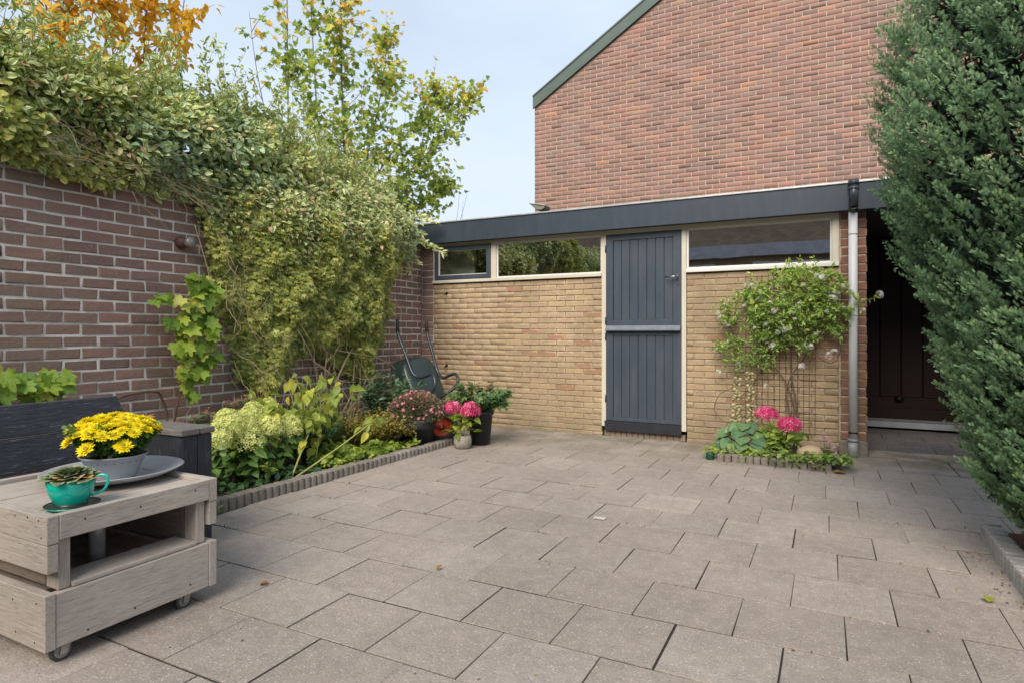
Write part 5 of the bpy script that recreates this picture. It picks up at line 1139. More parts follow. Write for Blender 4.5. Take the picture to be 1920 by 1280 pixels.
mstem([(-5.55, 6.0, 2.6), (-5.4, 5.6, 3.2), (-5.35, 5.25, 3.7), (-5.35, 4.95, 4.15)], .012, .003, 26, .6, 2, .2)
tubes('trunk', trunk, m_bark, mp_, 7); tubes('branch', tw, m_bark, mp_, 4)
P, D = np.array(P), np.array(D); n = len(P)
foliage('crown', T_lobed('maple', .08), P, D, np.stack([RNG.normal(.5, .4, n), RNG.normal(-.6, .4, n), RNG.normal(.5, .4, n)], 1), RNG.uniform(.062, .105, n), TT, m_maple, mp_, as_parts=300)
pole = thing('slender_sapling', 'thin straight sapling pole with few leaves, left of the maple', 'tree', (-5.7, 5.2, 0)); P = []; D = []; tw = []
for (pts, k_tw) in (([(-5.7, 5.28, 0), (-5.68, 5.26, 2.2), (-5.66, 5.22, 3.6), (-5.66, 5.2, 5.3)], 15), ([(-5.7, 5.2, 2.1), (-5.6, 4.95, 3.1), (-5.6, 4.72, 4.0), (-5.6, 4.62, 4.6)], 8)):
    path = smooth_path(pts, 8); tw.append((path, .016 if k_tw > 10 else .008, .006 if k_tw > 10 else .002))
    for _ in range(k_tw):
        i = RNG.integers(10, len(path)-1); tp = wander(path[i], (RNG.normal(0, .5), RNG.normal(0, .8), .6), RNG.uniform(.15, .42), 5, .2); tw.append((tp, .004, .0015))
        for j in range(2, len(tp)): P.append(np.array(tp[j])); D.append(RNG.normal(0, .7, 3)+np.array([0, 0, -.3]))
tubes('trunk', tw, m_bark, pole, 6); P, D = np.array(P), np.array(D); n = len(P)
foliage('leaf', T_lobed('maple', .08), P, D, np.stack([RNG.normal(.5, .4, n), RNG.normal(-.6, .4, n), RNG.normal(.5, .4, n)], 1), RNG.uniform(.07, .11, n), np.where(RNG.random(n) < .45, .9, .4), m_maple, pole, as_parts=120)
at = thing('autumn_tree', 'small tree with bright orange autumn leaves behind the wall at the upper left', 'tree', (-5.8, 3.2, 0))
stems = [[(-5.8, 3.2, 0), (-5.8, 3.2, 2.6), (-5.82, 3.3, 3.3), (-5.8, 3.32, 4.6)], [(-5.8, 3.2, 2.3), (-5.8, 2.95, 3.1), (-5.8, 2.75, 3.9), (-5.8, 2.68, 4.5)], [(-5.8, 3.2, 2.3), (-5.7, 3.6, 3.2), (-5.7, 3.85, 3.9), (-5.7, 3.98, 4.8)], [(-5.8, 3.2, 2.4), (-5.9, 2.9, 3.2), (-5.9, 2.95, 4.0), (-5.9, 3.0, 4.6)], [(-5.8, 3.2, 2.4), (-5.75, 3.5, 3.1), (-5.8, 3.6, 4.0), (-5.8, 3.65, 4.7)], [(-5.8, 3.2, 2.5), (-5.6, 3.1, 3.2), (-5.5, 3.1, 3.9), (-5.5, 3.12, 4.5)]]
tw = []; P = []; D = []
for pts in stems:
    path = smooth_path(pts, 8); tw.append((path, .014, .003))
    for _ in range(30):
        i = RNG.integers(int(len(path)*.42), len(path)-1); tp = wander(path[i], (RNG.normal(0, .7), RNG.normal(0, .7), .55), RNG.uniform(.15, .42), 6, .2); tw.append((tp, .004, .0015))
        for j in range(1, len(tp)):
            for _ in range(2): P.append(np.array(tp[j])+RNG.normal(0, .02, 3)); D.append(RNG.normal(0, .6, 3)+np.array([0, 0, -.35]))
tubes('trunk', tw, m_bark, at, 5); P, D = np.array(P), np.array(D); keep = (P[:, 2] > 2.95); P, D = P[keep], D[keep]; n = len(P)
foliage('crown', T_ovate(.27, .12, .2), P, D, np.stack([RNG.normal(.5, .5, n), RNG.normal(-.6, .5, n), RNG.normal(.4, .5, n)], 1), RNG.uniform(.065, .105, n), RNG.random(n), m_autumn, at, as_parts=300)
bs = thing('bare_twigs', 'few bare thin twigs sticking up behind the left end of the shed roof', 'shrub', (-6.2, 9, 2)); br = []
for k in range(9): br.append((wander((-6.3+RNG.normal(0, .4), 9+RNG.normal(0, .3), 2.4), (RNG.normal(0, .25), 0, 1), RNG.uniform(.7, 1.35), 6, .12), .006, .002))
tubes('twig', br, m_twig, bs, 4)
# ================================================================== CONIFER
m_con = leaf_mat('cypress_spray', [(0, (0.0693, 0.168, 0.0788)), (.4, (0.122, 0.25, 0.114)), (.75, (0.191, 0.334, 0.149)), (.93, (0.313, 0.453, 0.139)), (1, (0.416, 0.477, 0.119))], tip=(0.332, 0.461, 0.235), trans=.12, rough=.55)
m_con_in = leaf_mat('shaded_cypress', [(0, (.012, .035, .022)), (1, (.03, .06, .035))], trans=.0, rough=.7)  # shade in the gaps between sprays, painted as darker inner foliage
con = thing('conifer', 'big dense blue-green conifer filling the right side over its edging', 'tree', (1.38, 3.62, 0)); CC = np.array([1.40, 3.62])
def crad(z): return np.interp(z, [.0, .12, .35, .8, 1.2, 1.6, 2.0, 2.5, 3.2, 4.0, 4.8], [.38, .58, .76, .86, .95, 1.11, 1.17, 1.06, .92, .68, .4])
NP = 3700; pa = RNG.uniform(rad(140), rad(342), NP); pz = np.where(RNG.random(NP) < .88, RNG.uniform(.10, 3.0, NP), RNG.uniform(3.0, 4.3, NP))
bs_ = np.stack([CC[0]+crad(pz)*np.cos(pa), CC[1]+crad(pz)*np.sin(pa), pz], 1); lr = lumps(bs_, 1.6, 7)*.09+lumps(bs_, 4.5, 2)*.09
PP = []; DD = []; NN = []; SS = []; TI = []
for i in range(NP):
    o = np.array([math.cos(pa[i]), math.sin(pa[i]), 0.]); r = crad(pz[i])-.06+lr[i]*.8; root = np.array([CC[0]+r*o[0], CC[1]+r*o[1], pz[i]])
    ax = unit((o*.75+np.array([0, 0, .95])+RNG.normal(0, .16, 3))[None])[0]; L = RNG.uniform(.10, .22); side = unit(np.cross(ax, o)[None])[0]; k = 36
    t = RNG.random(k)**.8; ang = RNG.uniform(-1.5, 1.5, k); wd = (.052*(1-t*.6)); ptint = RNG.random()
    fan = side[None]*np.sin(ang)[:, None]+np.cross(side, ax)[None]*-np.abs(np.cos(ang))[:, None]
    PP.append(root[None]+ax[None]*(L*t)[:, None]+fan*(wd*.4)[:, None]); DD.append(fan*.85+ax[None]*.75+RNG.normal(0, .15, (k, 3))+np.array([0, 0, -.06])); NN.append(ax[None]*.6+np.cross(fan, ax[None])*.8+RNG.normal(0, .35, (k, 3)))
    SS.append(RNG.uniform(.021, .038, k)*(1-.35*t)); TI.append(np.clip(ptint*.55+.25*t+RNG.normal(0, .1, k), 0, 1))
PP, DD, NN, SS, TI = map(np.concatenate, (PP, DD, NN, SS, TI))
foliage('foliage', T_spray(3, False), PP, DD, NN, SS, TI, m_con, con)
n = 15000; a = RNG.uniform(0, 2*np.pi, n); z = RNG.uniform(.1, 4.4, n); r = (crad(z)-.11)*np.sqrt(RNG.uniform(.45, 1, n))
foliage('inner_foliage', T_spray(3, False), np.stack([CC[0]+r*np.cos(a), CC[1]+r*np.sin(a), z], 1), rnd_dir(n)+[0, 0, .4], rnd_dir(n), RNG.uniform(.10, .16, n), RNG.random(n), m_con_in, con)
br = [([(CC[0], CC[1], -.05), (CC[0], CC[1], 2.5), (CC[0]+.03, CC[1], 4.4)], .09, .02)]
for k in range(120):
    a = RNG.uniform(0, 2*np.pi); z = RNG.uniform(.1, 3.9); rr = crad(z+.15)*.86; br.append(([(CC[0], CC[1], max(.05, z-.25)), (CC[0]+rr*.6*math.cos(a), CC[1]+rr*.6*math.sin(a), z-.05), (CC[0]+rr*math.cos(a), CC[1]+rr*math.sin(a), z+.15)], .016, .005))
tubes('trunk', br, simple('red_brown_bark', (.12, .06, .04), .9, c2=(.06, .03, .02), scale=20), con, 6)
# ================================================================== LONG BED plants
def shrub_stems(c, n, L, spread, base_r, mat, parent, z0=.03, grav=-.02, lean=(0, 0)):
    out = []
    for _ in range(n):
        a = RNG.random()*2*math.pi; p = Vector((c[0]+math.cos(a)*base_r*RNG.random(), c[1]+math.sin(a)*base_r*RNG.random(), z0))
        out.append((wander(p, (math.cos(a)*spread+lean[0], math.sin(a)*spread+lean[1], 1), L*RNG.uniform(.75, 1.1), 8, .12, grav), .004, .002))
    tubes('stem', out, mat, parent, 5); return out
def leaves_on(stems, per, frm=0.15, jit=.01, down=-.1):
    P = []; D = []
    for pts, *_ in stems:
        m_ = len(pts)
        for _ in range(per):
            t = frm+(1-frm)*RNG.random(); i = min(m_-2, int(t*(m_-1))); p = pts[i].lerp(pts[i+1], RNG.random()); a = RNG.random()*2*math.pi
            P.append(np.array(p)+RNG.normal(0, jit, 3)); D.append((math.cos(a), math.sin(a), down+RNG.normal(0, .3)))
    return np.array(P), np.array(D)
def upn(n, s=.35): return np.tile([.15, -.25, 1.], (n, 1))+RNG.normal(0, s, (n, 3))
# cream hydrangea
t = thing('cream_hydrangea', 'hydrangea bush with large pale lime-cream flower heads beside the black bench', 'hydrangea', (-3.72, 3.0, .03))
HD = [(-3.62, 2.80, .47, .10), (-3.72, 2.98, .43, .105), (-3.60, 2.93, .355, .115), (-3.80, 3.14, .49, .085), (-3.68, 3.20, .40, .10), (-3.95, 3.42, .49, .085), (-3.66, 3.36, .37, .095), (-3.85, 3.28, .44, .07), (-3.58, 2.68, .40, .09), (-3.74, 3.47, .36, .065), (-3.85, 2.95, .46, .08)]
st = []
for k, (x, y, z, r) in enumerate(HD):
    hydrangea_head(t, (x+.03, y, z+.02), r*.92, r*.95, m_hlime, 300, .0175, cone=True, seed=40+k)
    st.append((wander((-3.74+RNG.normal(0, .08), 3.05+RNG.normal(0, .15), .03), (x+3.74, y-3.05, z), math.dist((-3.74, 3.05, .03), (x, y, z)), 6, .04), .005, .003))
tubes('stem', st, m_twig, t); P, D = leaves_on(st*3, 12, .2, .02, -.15); kk = P[:, 2] < .38; P, D = P[kk], D[kk]; n = len(P)
foliage('foliage', T_ovate(.31, .10, .3), P, D, upn(n), RNG.uniform(.075, .125, n), np.clip(RNG.random(n)*.6+P[:, 2]*.9, 0, 1), m_green2 if 'm_green2' in globals() else leaf_mat('hydrangea_leaf', [(0, (0.091, 0.182, 0.052)), (.5, (0.143, 0.26, 0.065)), (1, (0.286, 0.416, 0.104))], vein=(.2, .3, .1), rough=.42), t, as_parts=200)
# yellowing tall plant with large leaves and leaning stems
t = thing('yellowing_perennial', 'tall perennial with long leaning stems and yellow-green leaves in the middle of the bed', 'plant', (-3.62, 3.5, .03))
m_yl = leaf_mat('yellowing_leaf', [(0, (0.176, 0.264, 0.055)), (.4, (0.297, 0.396, 0.066)), (.75, (0.484, 0.517, 0.077)), (.95, (0.66, 0.572, 0.066)), (1, (0.55, 0.33, 0.088))], vein=(0.55, 0.605, 0.22), trans=.4, spot=(0.462, 0.462, 0.11))
st = [(smooth_path(a_, 6), .008, .003) for a_ in ([(-3.44, 3.20, .05), (-3.52, 3.38, .22), (-3.60, 3.58, .40), (-3.62, 3.72, .52)], [(-3.44, 3.24, .05), (-3.42, 3.60, .18), (-3.40, 3.95, .32), (-3.42, 4.12, .38)])]
for k in range(26):
    a = RNG.random()*2*math.pi; st.append((wander((-3.78+RNG.normal(0, .06), 3.62+RNG.normal(0, .18), .05), (math.cos(a)*.22+.05, math.sin(a)*.35, 1), RNG.uniform(.50, .78), 8, .14, -.01), .0045, .002))
tubes('stem', st, simple('yellow_stem', (.38, .40, .12), .6, c2=(.30, .26, .08), scale=20), t, 6)
P, D = leaves_on(st, 11, .35, .02, -.5); n = len(P)
foliage('foliage', T_ovate(.33, .12, .35), P, D+[.1, 0, -.3], upn(n, .5)+[.5, -.2, 0], RNG.uniform(.05, .115, n), RNG.random(n)*.9, m_yl, t, as_parts=200)
# pinkish-tipped stonecrop-like plants by the wall
for (c, lab, hh) in (((-4.15, 3.42, .03), 'leafy perennial with dull pink flower tips by the wall, right of the cream hydrangea', .62), ((-4.1, 3.02, .03), 'slim leafy perennial with faded tips between bench arm and wall', .58)):
    t = thing('wall_perennial', lab, 'plant', c); st = shrub_stems(c, 12 if c[1] > 3.2 else 4, hh-.1, .16, .10, m_stem, t); P, D = leaves_on(st, 16, .2, .01, .1); n = len(P)
    foliage('foliage', T_lance(.20), P, D, upn(n), RNG.uniform(.06, .10, n), RNG.random(n), leaf_mat('perennial_leaf', [(0, (.06, .13, .04)), (1, (.15, .26, .07))], vein=(.2, .3, .1)), t, as_parts=60)
    Q = np.concatenate([np.array(s_[0][-1])[None]+RNG.normal(0, .022, (26, 3))*[1, 1, .6] for s_ in st]); n = len(Q)
    foliage('flower_cluster', T_floret(4), Q, rnd_dir(n), rnd_dir(n)+[0, 0, 1], RNG.uniform(.006, .011, n), RNG.random(n), leaf_mat('faded_pink', [(0, (.36, .20, .10)), (.5, (.42, .18, .15)), (1, (.45, .38, .14))], trans=.1), t)
# dark leafy shrub behind
t = thing('dark_shrub', 'dark green shrub behind the yellowing plant, low against the wall', 'shrub', (-3.95, 3.75, .03)); st = shrub_stems((-3.95, 3.8, .03), 26, .42, .4, .25, m_twig, t); P, D = leaves_on(st, 20, .15, .02, 0); n = len(P)
foliage('foliage', T_ovate(.28, .08, .2), P, D, upn(n), RNG.uniform(.06, .10, n), RNG.random(n), leaf_mat('dark_shrub_leaf', [(0, (.03, .075, .03)), (1, (.07, .14, .05))], vein=(.1, .18, .07), rough=.35), t, as_parts=80)
# golden bronze spreading shrub
m_gold = leaf_mat('bronze_leaf', [(0, (0.189, 0.162, 0.0405)), (.45, (0.351, 0.311, 0.0607)), (.8, (0.54, 0.405, 0.0945)), (1, (0.513, 0.243, 0.108))], trans=.25)
t = thing('bronze_shrub', 'rounded bronze-gold small-leaved shrub left of the wide black pot', 'shrub', (-3.88, 4.45, .03))
st = shrub_stems((-3.86, 4.45, .03), 120, .46, .95, .12, m_twig, t, grav=-.03); st2 = []
for k in range(16): st2.append((wander((-3.7, 4.6, .16), (.85+RNG.normal(0, .1), .18+RNG.normal(0, .15), .10), RNG.uniform(.20, .36), 6, .12, -.0), .003, .001))
tubes('side_branch', st2, m_twig, t, 4); P, D = leaves_on(st, 62, .22, .022, .1); P2, D2 = leaves_on(st2, 40, .2, .014, .1); P = np.concatenate([P, P2]); D = np.concatenate([D, D2]); n = len(P)
foliage('foliage', T_cluster(3, 50, .25), P, D, upn(n, .5), RNG.uniform(.015, .028, n), np.clip(RNG.random(n)*.75+(P[:, 2]-.2)*.5, 0, 1), m_gold, t)
# laurel-like evergreen
t = thing('evergreen_shrub', 'dark glossy narrow-leaved evergreen shrub in front of the wheelbarrow', 'shrub', (-4.02, 5.0, .03))
st = shrub_stems((-4.02, 5.02, .03), 34, .62, .26, .12, m_twig, t, grav=.0); P, D = leaves_on(st, 26, .35, .01, .55); n = len(P)
foliage('foliage', T_lance(.17), P, D, upn(n), RNG.uniform(.06, .095, n), RNG.random(n), leaf_mat('evergreen_leaf', [(0, (0.049, 0.119, 0.063)), (.7, (0.112, 0.21, 0.098)), (1, (0.196, 0.308, 0.14))], vein=(.15, .24, .12), rough=.3), t, as_parts=120)
# ground cover patches
def cover(name, label, xs, ys, hh, n, T, s, mat, cat='ground cover', seedz=.04, parts=0):
    t = thing(name, label, cat, ((xs[0]+xs[1])/2, (ys[0]+ys[1])/2, .03)); x = RNG.uniform(*xs, n); y = RNG.uniform(*ys, n); nz = lumps(np.stack([x, y, x*0], 1), 5.0, 3)
    ok = nz > -.22; x, y, nz = x[ok], y[ok], nz[ok]; n = len(x); z = seedz+hh*(.45+.9*nz)*RNG.random(n)**.6; P = np.stack([x, y, np.clip(z, .03, 1)], 1)
    foliage('foliage', T, P, RNG.normal(0, .8, (n, 3))*[1, 1, .4], upn(n, .35), RNG.uniform(s*.7, s*1.3, n), RNG.random(n), mat, t, as_parts=parts); return t
m_ger = leaf_mat('geranium_leaf', [(0, (0.176, 0.275, 0.044)), (.6, (0.308, 0.418, 0.055)), (1, (0.462, 0.528, 0.099))], vein=(0.44, 0.55, 0.165), trans=.3)
cover('ground_cover', 'bright lime ground cover spilling toward the long edging near the leaning stems', (-3.72, -3.37), (3.60, 4.28), .17, 900, T_lobed('vine', .05), .042, m_ger, parts=120)
cover('ground_cover', 'mid-green low plants between the bronze shrub and the long edging', (-3.80, -3.37), (4.20, 4.66), .10, 420, T_lobed('vine', .05), .036, m_ger, parts=60)
cover('ground_cover', 'dark low leaves on the soil under the cream hydrangea', (-4.0, -3.42), (2.45, 3.55), .10, 380, T_ovate(.34, .08, .2), .055, m_darkgreen, parts=40)
cover('ground_cover', 'sparse leaves along the foot of the brick wall behind the bed', (-4.5, -4.1), (2.6, 5.9), .16, 900, T_ovate(.30, .08, .2), .05, m_green)
t = thing('young_shoot', 'single fresh pale shoot at the near end of the long bed edging', 'plant', (-3.42, 2.98, .04)); st = [(wander((-3.43+RNG.normal(0, .01), 2.98, .03), (RNG.normal(.1, .15), RNG.normal(0, .2), 1), .19, 5, .12), .004, .002) for _ in range(3)]
tubes('stem', st, m_stem, t); P, D = leaves_on(st, 6, .5, .004, .4); n = len(P); foliage('leaf', T_ovate(.3, .1, .2), P, D, upn(n), RNG.uniform(.04, .06, n), RNG.random(n), m_lime, t, as_parts=20)
t = thing('weed', 'tiny weed growing between table and edging on the paving', 'plant', (-3.27, 2.45, 0)); n = 16; a = RNG.random(n)*6.3
foliage('leaf', T_ovate(.3, .1, .2), np.stack([-3.27+RNG.normal(0, .02, n), 2.44+RNG.normal(0, .03, n), RNG.uniform(.005, .05, n)], 1), np.stack([np.cos(a), np.sin(a), RNG.uniform(.1, .8, n)], 1), upn(n), RNG.uniform(.025, .05, n), RNG.random(n), m_ger, t, as_parts=16)
# dry dead stems cascade at foot of creeper
t = thing('dry_perennial', 'tangle of dry pale stems under the hanging creeper', 'plant', (-4.2, 4.3, .03)); tubes('stem', [(wander((-4.2+RNG.normal(0, .12), 4.2+RNG.normal(0, .35), .05), (RNG.normal(.05, .25), RNG.normal(0, .3), 1), RNG.uniform(.35, .75), 7, .22), .003, .0015) for _ in range(60)], m_palestem, t, 4)

# ================================================================== wire trellises
def wire_grid(name, label, x0, x1, z0, z1, y, step, loc):
    t = thing(name, label, 'trellis', loc); m_w = m_iron
    for nm, n_, f in (('vertical_wire', int((x1-x0)/step)+1, lambda k: ((x0+k*step+RNG.normal(0, .002), y, z0), (x0+k*step+RNG.normal(0, .003), y, z1))), ('cross_wire', int((z1-z0)/step)+1, lambda k: ((x0, y-.0035, z0+k*step), (x1, y-.0035, z0+k*step+RNG.normal(0, .002))))):
        for k in range(n_): q = MB(); q.tube(f(k), .0016, 5); q.obj(nm, m_w, t)
    return t
wire_grid('wire_trellis', 'dark wire grid trellis on the yellow brick wall behind the jasmine', -.70, -.085, .16, 1.66, 6.322, .0505, (-.4, 6.32, .16))
t = thing('wire_trellis', 'dark wire grid on the garden wall behind the bare creeper stems', 'trellis', (-4.53, 4.7, .3))
for k in range(9): q = MB(); q.tube(((-4.522, 4.42+k*.052, .25), (-4.522, 4.42+k*.052, 1.05)), .0017, 5); q.obj('vertical_wire', m_iron, t)
for k in range(16): q = MB(); q.tube(((-4.518, 4.42, .25+k*.052), (-4.518, 4.84, .25+k*.052)), .0017, 5); q.obj('cross_wire', m_iron, t)
# ================================================================== JASMINE on the trellis
jm = thing('jasmine', 'jasmine climber with small white flower clusters on the wire trellis beside the downpipe', 'climbing plant', (-.35, 6.25, .05))
br = [(smooth_path(a_, 6), .009, .004) for a_ in ([(-.27, 6.22, .05), (-.275, 6.27, .42), (-.36, 6.28, .67), (-.50, 6.28, .87), (-.55, 6.25, 1.1)], [(-.24, 6.22, .05), (-.25, 6.28, .4), (-.30, 6.28, .8), (-.25, 6.26, 1.2), (-.1, 6.24, 1.4)], [(-.30, 6.22, .3), (-.33, 6.27, .6), (-.20, 6.28, .85), (-.05, 6.26, 1.05)], [(-.50, 6.27, .87), (-.62, 6.26, .62), (-.72, 6.26, .50)])]
br.append((smooth_path([(-.79, 6.24, .85), (-.80, 6.24, .60), (-.93, 6.24, .50), (-.98, 6.24, .36), (-.90, 6.24, .25), (-.78, 6.24, .24), (-.66, 6.24, .36), (-.58, 6.25, .55)], 7), .0035, .003))
br.append((smooth_path([(-.14, 6.2, .95), (.02, 6.18, .83), (.10, 6.18, .90), (.10, 6.19, 1.05), (.06, 6.2, 1.2)], 7), .004, .003))
SP = []; SD = []; FL = []
JP = np.array([(-.93, 1.30), (-.80, 1.36), (-.66, 1.50), (-.50, 1.60), (-.36, 1.69), (-.1, 1.70), (.08, 1.66), (.16, 1.52), (.19, 1.30), (.12, 1.14), (.0, 1.08), (-.08, .98), (-.25, .92), (-.40, .96), (-.52, .84), (-.70, .76), (-.90, .82), (-.93, .95), (-.78, 1.10)])
c_ = 0
while c_ < 470:
    x, z = RNG.uniform(-.98, .2), RNG.uniform(.7, 1.72)
    if not in_poly(np.array([x]), np.array([z]), JP)[0]: continue
    ed = edge_dist(np.array([x]), np.array([z]), JP)[0]
    if x < -.45 and z < 1.35 and RNG.random() < .35: continue
    if x > .10 and RNG.random() < .6: continue
    if mnoise.noise(Vector((x*5, 3, z*5))) < -.12 and RNG.random() < .8: continue
    c_ += 1; y = 6.27-RNG.random()*(.08+.40*min(ed, .3)); d = (RNG.normal(0, .5), -.4-.3*RNG.random(), RNG.normal(.15, .55)); tp = wander((x, y, z), d, RNG.uniform(.07, .17), 5, .3, -.02); br.append((tp, .0018, .001))
    for j in range(1, len(tp)):
        for _ in range(4): SP.append(np.array(tp[j])+RNG.normal(0, .008, 3)); SD.append(np.array(d)*.5+RNG.normal(0, .6, 3))
for a_ in [((-.80, 6.2, 1.1), (-.90, 6.15, 1.25)), ((-.7, 6.2, .85), (-.93, 6.2, .72)), ((.1, 6.2, 1.2), (.40, 6.05, 1.42)), ((.08, 6.15, 1.55), (.28, 6.02, 1.30))]:
    tp = smooth_path([a_[0], (Vector(a_[0])+Vector(a_[1]))/2+Vector((0, -.03, .03)), a_[1]], 4); br.append((tp, .0018, .001)); FL.append(a_[1])
    for p in tp[3:]:
        for _ in range(4): SP.append(np.array(p)+RNG.normal(0, .008, 3)); SD.append(RNG.normal(0, .6, 3))
tubes('stem', br, m_twig, jm, 5); SP, SD = np.array(SP), np.array(SD); n = len(SP)
m_jas = leaf_mat('jasmine_leaf', [(0, (0.171, 0.296, 0.0776)), (.5, (0.325, 0.482, 0.101)), (.85, (0.546, 0.652, 0.139)), (1, (0.85, 0.776, 0.124))], trans=.3)
foliage('foliage', T_lance(.17), SP, SD, rnd_dir(n)+[0, -.5, .5], RNG.uniform(.026, .048, n), np.clip(RNG.random(n)*.7+(SP[:, 2]-1.1)*.35, 0, 1), m_jas, jm, as_parts=150)
m_wht = leaf_mat('white_petal', [(0, (.72, .66, .68)), (1, (.84, .83, .80))], trans=.3, spec=.2)
def cluster_mesh(nf, R, fs, mat, nm='flower_cluster', seed=0, k=5):
    rg = np.random.default_rng(seed); d = unit(rg.normal(size=(nf, 3))+[0, -.5, .3]); V, F, lc = leaf_arrays(T_floret(k, .1, .3), d*R*rg.uniform(.5, 1, (nf, 1)), np.cross(d, rg.normal(size=(nf, 3))), d, np.full(nf, fs), rg.random(nf))
    me = fast_mesh(nm, V, F, {'lc': ('FLOAT_VECTOR', lc)}); me.materials.append(mat); return me
cms = [cluster_mesh(14, .034, .015, m_wht, seed=i) for i in range(3)]
FL += [(-.44, 6.1, .98), (-.34, 6.05, 1.13), (-.30, 6.05, 1.14), (-.40, 6.08, 1.10), (-.16, 6.05, .99), (-.12, 6.06, .98), (-.20, 6.1, .80), (-.50, 6.12, .60), (-.66, 6.1, 1.55), (-.62, 6.1, 1.54), (-.08, 6.0, 1.60), (-.04, 6.0, 1.58), (.05, 6.05, 1.40), (-.55, 6.1, 1.42), (-.42, 6.05, 1.30), (-.93, 6.15, 1.29), (-.88, 6.15, 1.20), (-.85, 6.16, 1.17), (-.75, 6.15, .80), (.02, 6.05, .90), (.06, 6.04, .94), (-.28, 6.05, 1.28), (.12, 6.0, 1.50), (-.5, 6.1, 1.18), (-.46, 6.1, 1.2)]
for k, p in enumerate(FL): inst('flower_cluster', cms[k % 3], Matrix.Translation(p) @ Matrix.Rotation(k*1.3, 4, 'Z') @ Matrix.Scale(RNG.uniform(.6, 1.1), 4), jm)
for _ in range(60):
    i = RNG.integers(n); inst('flower_cluster', cms[_ % 3], Matrix.Translation(SP[i]+[0, -.04, .01]) @ Matrix.Scale(RNG.uniform(.3, .6), 4), jm)
# ================================================================== small right bed
fx = thing('cream_bellflower', 'two upright spikes of cream bell-shaped flowers in the small bed', 'plant', (-.70, 6.05, .05))
m_bell = leaf_mat('cream_bell', [(0, (.66, .60, .36)), (1, (.80, .76, .55))], trans=.35, spec=.2)
def bell_mesh():
    V = []; F = []; LC = []; n_ = 8; prof = [(.20, 0), (.34, .3), (.36, .62), (.52, .95), (.50, .90)]
    for i, (r, y) in enumerate(prof):
        for k in range(n_): a = 2*math.pi*k/n_; V.append((r*math.cos(a), y, r*math.sin(a))); LC.append((math.cos(a), y, (k % 4)/4))
    for i in range(len(prof)-1):
        for k in range(n_): a, b, c, d = i*n_+k, i*n_+(k+1) % n_, (i+1)*n_+(k+1) % n_, (i+1)*n_+k; F += [(a, b, c), (a, c, d)]
    me = fast_mesh('flower', V, F, {'lc': ('FLOAT_VECTOR', np.array(LC))}, True); me.materials.append(m_bell); return me
bm_ = bell_mesh(); st = []
for (x, y, zt, lean) in ((-.76, 6.0, .78, .03), (-.60, 6.02, .86, -.04)):
    pts = smooth_path([(x, y, .05), (x+lean*.4, y, .4), (x+lean, y, zt)], 8); st.append((pts, .005, .002)); m_ = len(pts)
    for k in range(26):
        t_ = .36+.60*k/26; p = pts[min(m_-1, int(t_*(m_-1)))]; a = k*2.4; d = Vector((math.cos(a), math.sin(a)*.6-.5, -.30)).normalized(); s = .047*(1-.4*(k/26))
        R = d.to_track_quat('Y', 'Z').to_matrix().to_4x4(); inst('flower', bm_, Matrix.Translation(p+d*.012+Vector((0, 0, RNG.normal(0, .006)))) @ R @ Matrix.Scale(s, 4), fx)
tubes('stem', st, m_stem, fx, 6); P, D = leaves_on(st, 26, .1, .012, .4); n = len(P)
foliage('foliage', T_lance(.16), P, D, upn(n), RNG.uniform(.03, .05, n), RNG.random(n), m_green, fx, as_parts=20)
# heart-leaved plant
hl = thing('heart_leaf_plant', 'large blue-green heart-shaped leaves under the cream bellflowers', 'plant', (-.66, 5.85, .04))
m_heart = leaf_mat('heart_leaf', [(0, (0.0594, 0.13, 0.0702)), (.6, (0.108, 0.205, 0.103)), (1, (0.259, 0.346, 0.0972))], vein=(0.216, 0.346, 0.194), rough=.45, trans=.15)
def T_heart():
    R = [(-150, .22), (-125, .50), (-95, .62), (-65, .66), (-40, .72), (-18, .85), (0, 1.0)]; L = [(r*math.sin(rad(a)), r*math.cos(rad(a))+.15) for a, r in R]; out = [(0, .08)]+L+[(-x, y) for x, y in L[-2::-1]]
    V = [(0, .45, -.02)]+[(x, y, .10*abs(x)-.22*y*y) for x, y in out]; n_ = len(out); return np.array(V), np.array([(0, 1+i, 1+(i+1) % n_) for i in range(n_)])
n = 44; a = RNG.random(n)*2*np.pi; r = np.sqrt(RNG.random(n)); P = np.stack([-.66+.19*r*np.cos(a), 5.83+.20*r*np.sin(a), .30-.20*r+RNG.normal(0, .02, n)], 1)
foliage('leaf', T_heart(), P, np.stack([np.cos(a)*.8, np.sin(a)*.8-.45, -.35*np.ones(n)], 1), upn(n, .2)+[0, -.4, 0], RNG.uniform(.075, .110, n), RNG.random(n), m_heart, hl, as_parts=44)
tubes('stem', [([(-.66, 5.85, .04), ((-.66+p[0])/2, (5.85+p[1])/2, p[2]*.7), tuple(p)], .003, .002) for p in P], m_stem, hl, 5)
# pink hydrangea in the bed
hb_ = thing('pink_hydrangea', 'low hydrangea with two bright pink heads growing in the small bed by the wall', 'hydrangea', (-.38, 5.85, .04))
hydrangea_head(hb_, (-.475, 5.82, .39), .090, .056, m_hpink, 115, .022, seed=5); hydrangea_head(hb_, (-.285, 5.73, .32), .090, .060, m_hpink, 115, .022, seed=6)
st = [(wander((-.38, 5.85, .04), Vector((-.455, 5.80, .37))-Vector((-.38, 5.85, .04)), .34, 5, .03), .005, .003), (wander((-.36, 5.85, .04), Vector((-.292, 5.73, .30))-Vector((-.36, 5.85, .04)), .29, 5, .03), .005, .003)]
for k in range(9): a = k*.7; st.append((wander((-.36, 5.85, .04), (math.cos(a)*.6, math.sin(a)*.5-.2, .8), .26, 5, .1), .004, .002))
tubes('stem', st, m_stem, hb_, 5); P, D = leaves_on(st, 8, .35, .01, .0); n = len(P)
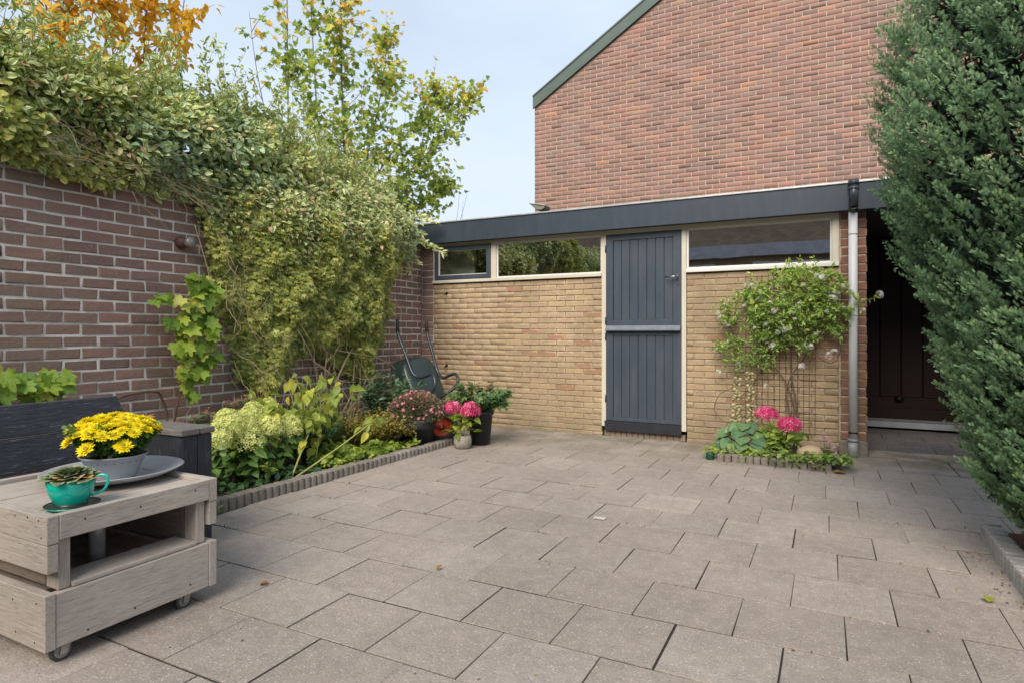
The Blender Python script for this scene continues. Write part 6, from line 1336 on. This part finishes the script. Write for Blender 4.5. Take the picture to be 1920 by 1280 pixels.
foliage('foliage', T_ovate(.32, .10, .3), P, D+[0, -.3, 0], upn(n), RNG.uniform(.07, .125, n), RNG.random(n), leaf_mat('bed_hydrangea_leaf', [(0, (.14, .25, .05)), (.6, (.24, .38, .06)), (1, (.40, .50, .09))], vein=(.38, .5, .18), trans=.3), hb_, as_parts=90)
cover('ground_cover', 'trailing pale green leaves at the left end of the small bed', (-.95, -.45), (5.56, 5.80), .09, 260, T_ovate(.28, .08, .2), .05, m_ger, parts=80)
cover('ground_cover', 'green trailing plants spilling over the small bed edging towards the downpipe', (-.45, .18), (5.42, 5.78), .12, 520, T_ovate(.30, .08, .2), .048, leaf_mat('trailing_leaf', [(0, (.09, .17, .04)), (.6, (.19, .29, .06)), (1, (.34, .42, .09))], vein=(.3, .4, .12)), parts=140)
tr = thing('trailing_stems', 'thin pale trailing stems hanging over the small bed edging', 'plant', (-.5, 5.5, .05)); tubes('stem', [(wander((RNG.uniform(-.85, .05), 5.62, .09), (RNG.normal(0, .8), -1, .2), RNG.uniform(.12, .3), 6, .3, -.12), .0025, .0015) for _ in range(28)], simple('pale_green_stem', (.34, .38, .14), .6), tr, 4)
lf = thing('pink_sedum', 'small pale lilac flower clusters beside the round stone near the downpipe', 'plant', (.0, 5.68, .03)); lcm = [cluster_mesh(40, .036, .0085, leaf_mat('lilac_petal', [(0, (.45, .22, .34)), (1, (.68, .45, .56))], trans=.25), seed=i, k=4) for i in range(2)]; st = []
for k, p in enumerate([(-.02, 5.70, .262), (.02, 5.69, .205), (.0, 5.72, .215), (.06, 5.62, .12), (-.085, 5.45, .045), (.075, 5.55, .07), (-.05, 5.70, .21), (.05, 5.66, .16)]): inst('flower_cluster', lcm[k % 2], Matrix.Translation(p) @ Matrix.Scale(RNG.uniform(.6, 1.05), 4), lf); st.append(([(p[0]*.5, 5.72, .03), ((p[0]*1.5)/2, (p[1]+5.72)/2, p[2]*.6), p], .002, .0015))
tubes('stem', st, m_stem, lf, 4)
# round pale stone
me = bpy.data.meshes.new('boulder'); import bmesh
bm = bmesh.new(); bmesh.ops.create_icosphere(bm, subdivisions=4, radius=1)
for v in bm.verts: v.co = Vector((v.co.x*.105, v.co.y*.09, v.co.z*.072))*(1+.12*mnoise.noise(v.co*1.6)+.03*mnoise.noise(v.co*5))
for f in bm.faces: f.smooth = True
bm.to_mesh(me); bm.free(); me.materials.append(simple('sandstone', (.52, .40, .27), .85, c2=(.40, .28, .18), scale=9, bump=.004)); o = bpy.data.objects.new('boulder', me); o.location = (-.12, 5.72, .085); COL.objects.link(o); tag(o, 'pale yellowish round stone lying between pink hydrangea and downpipe', 'stone')
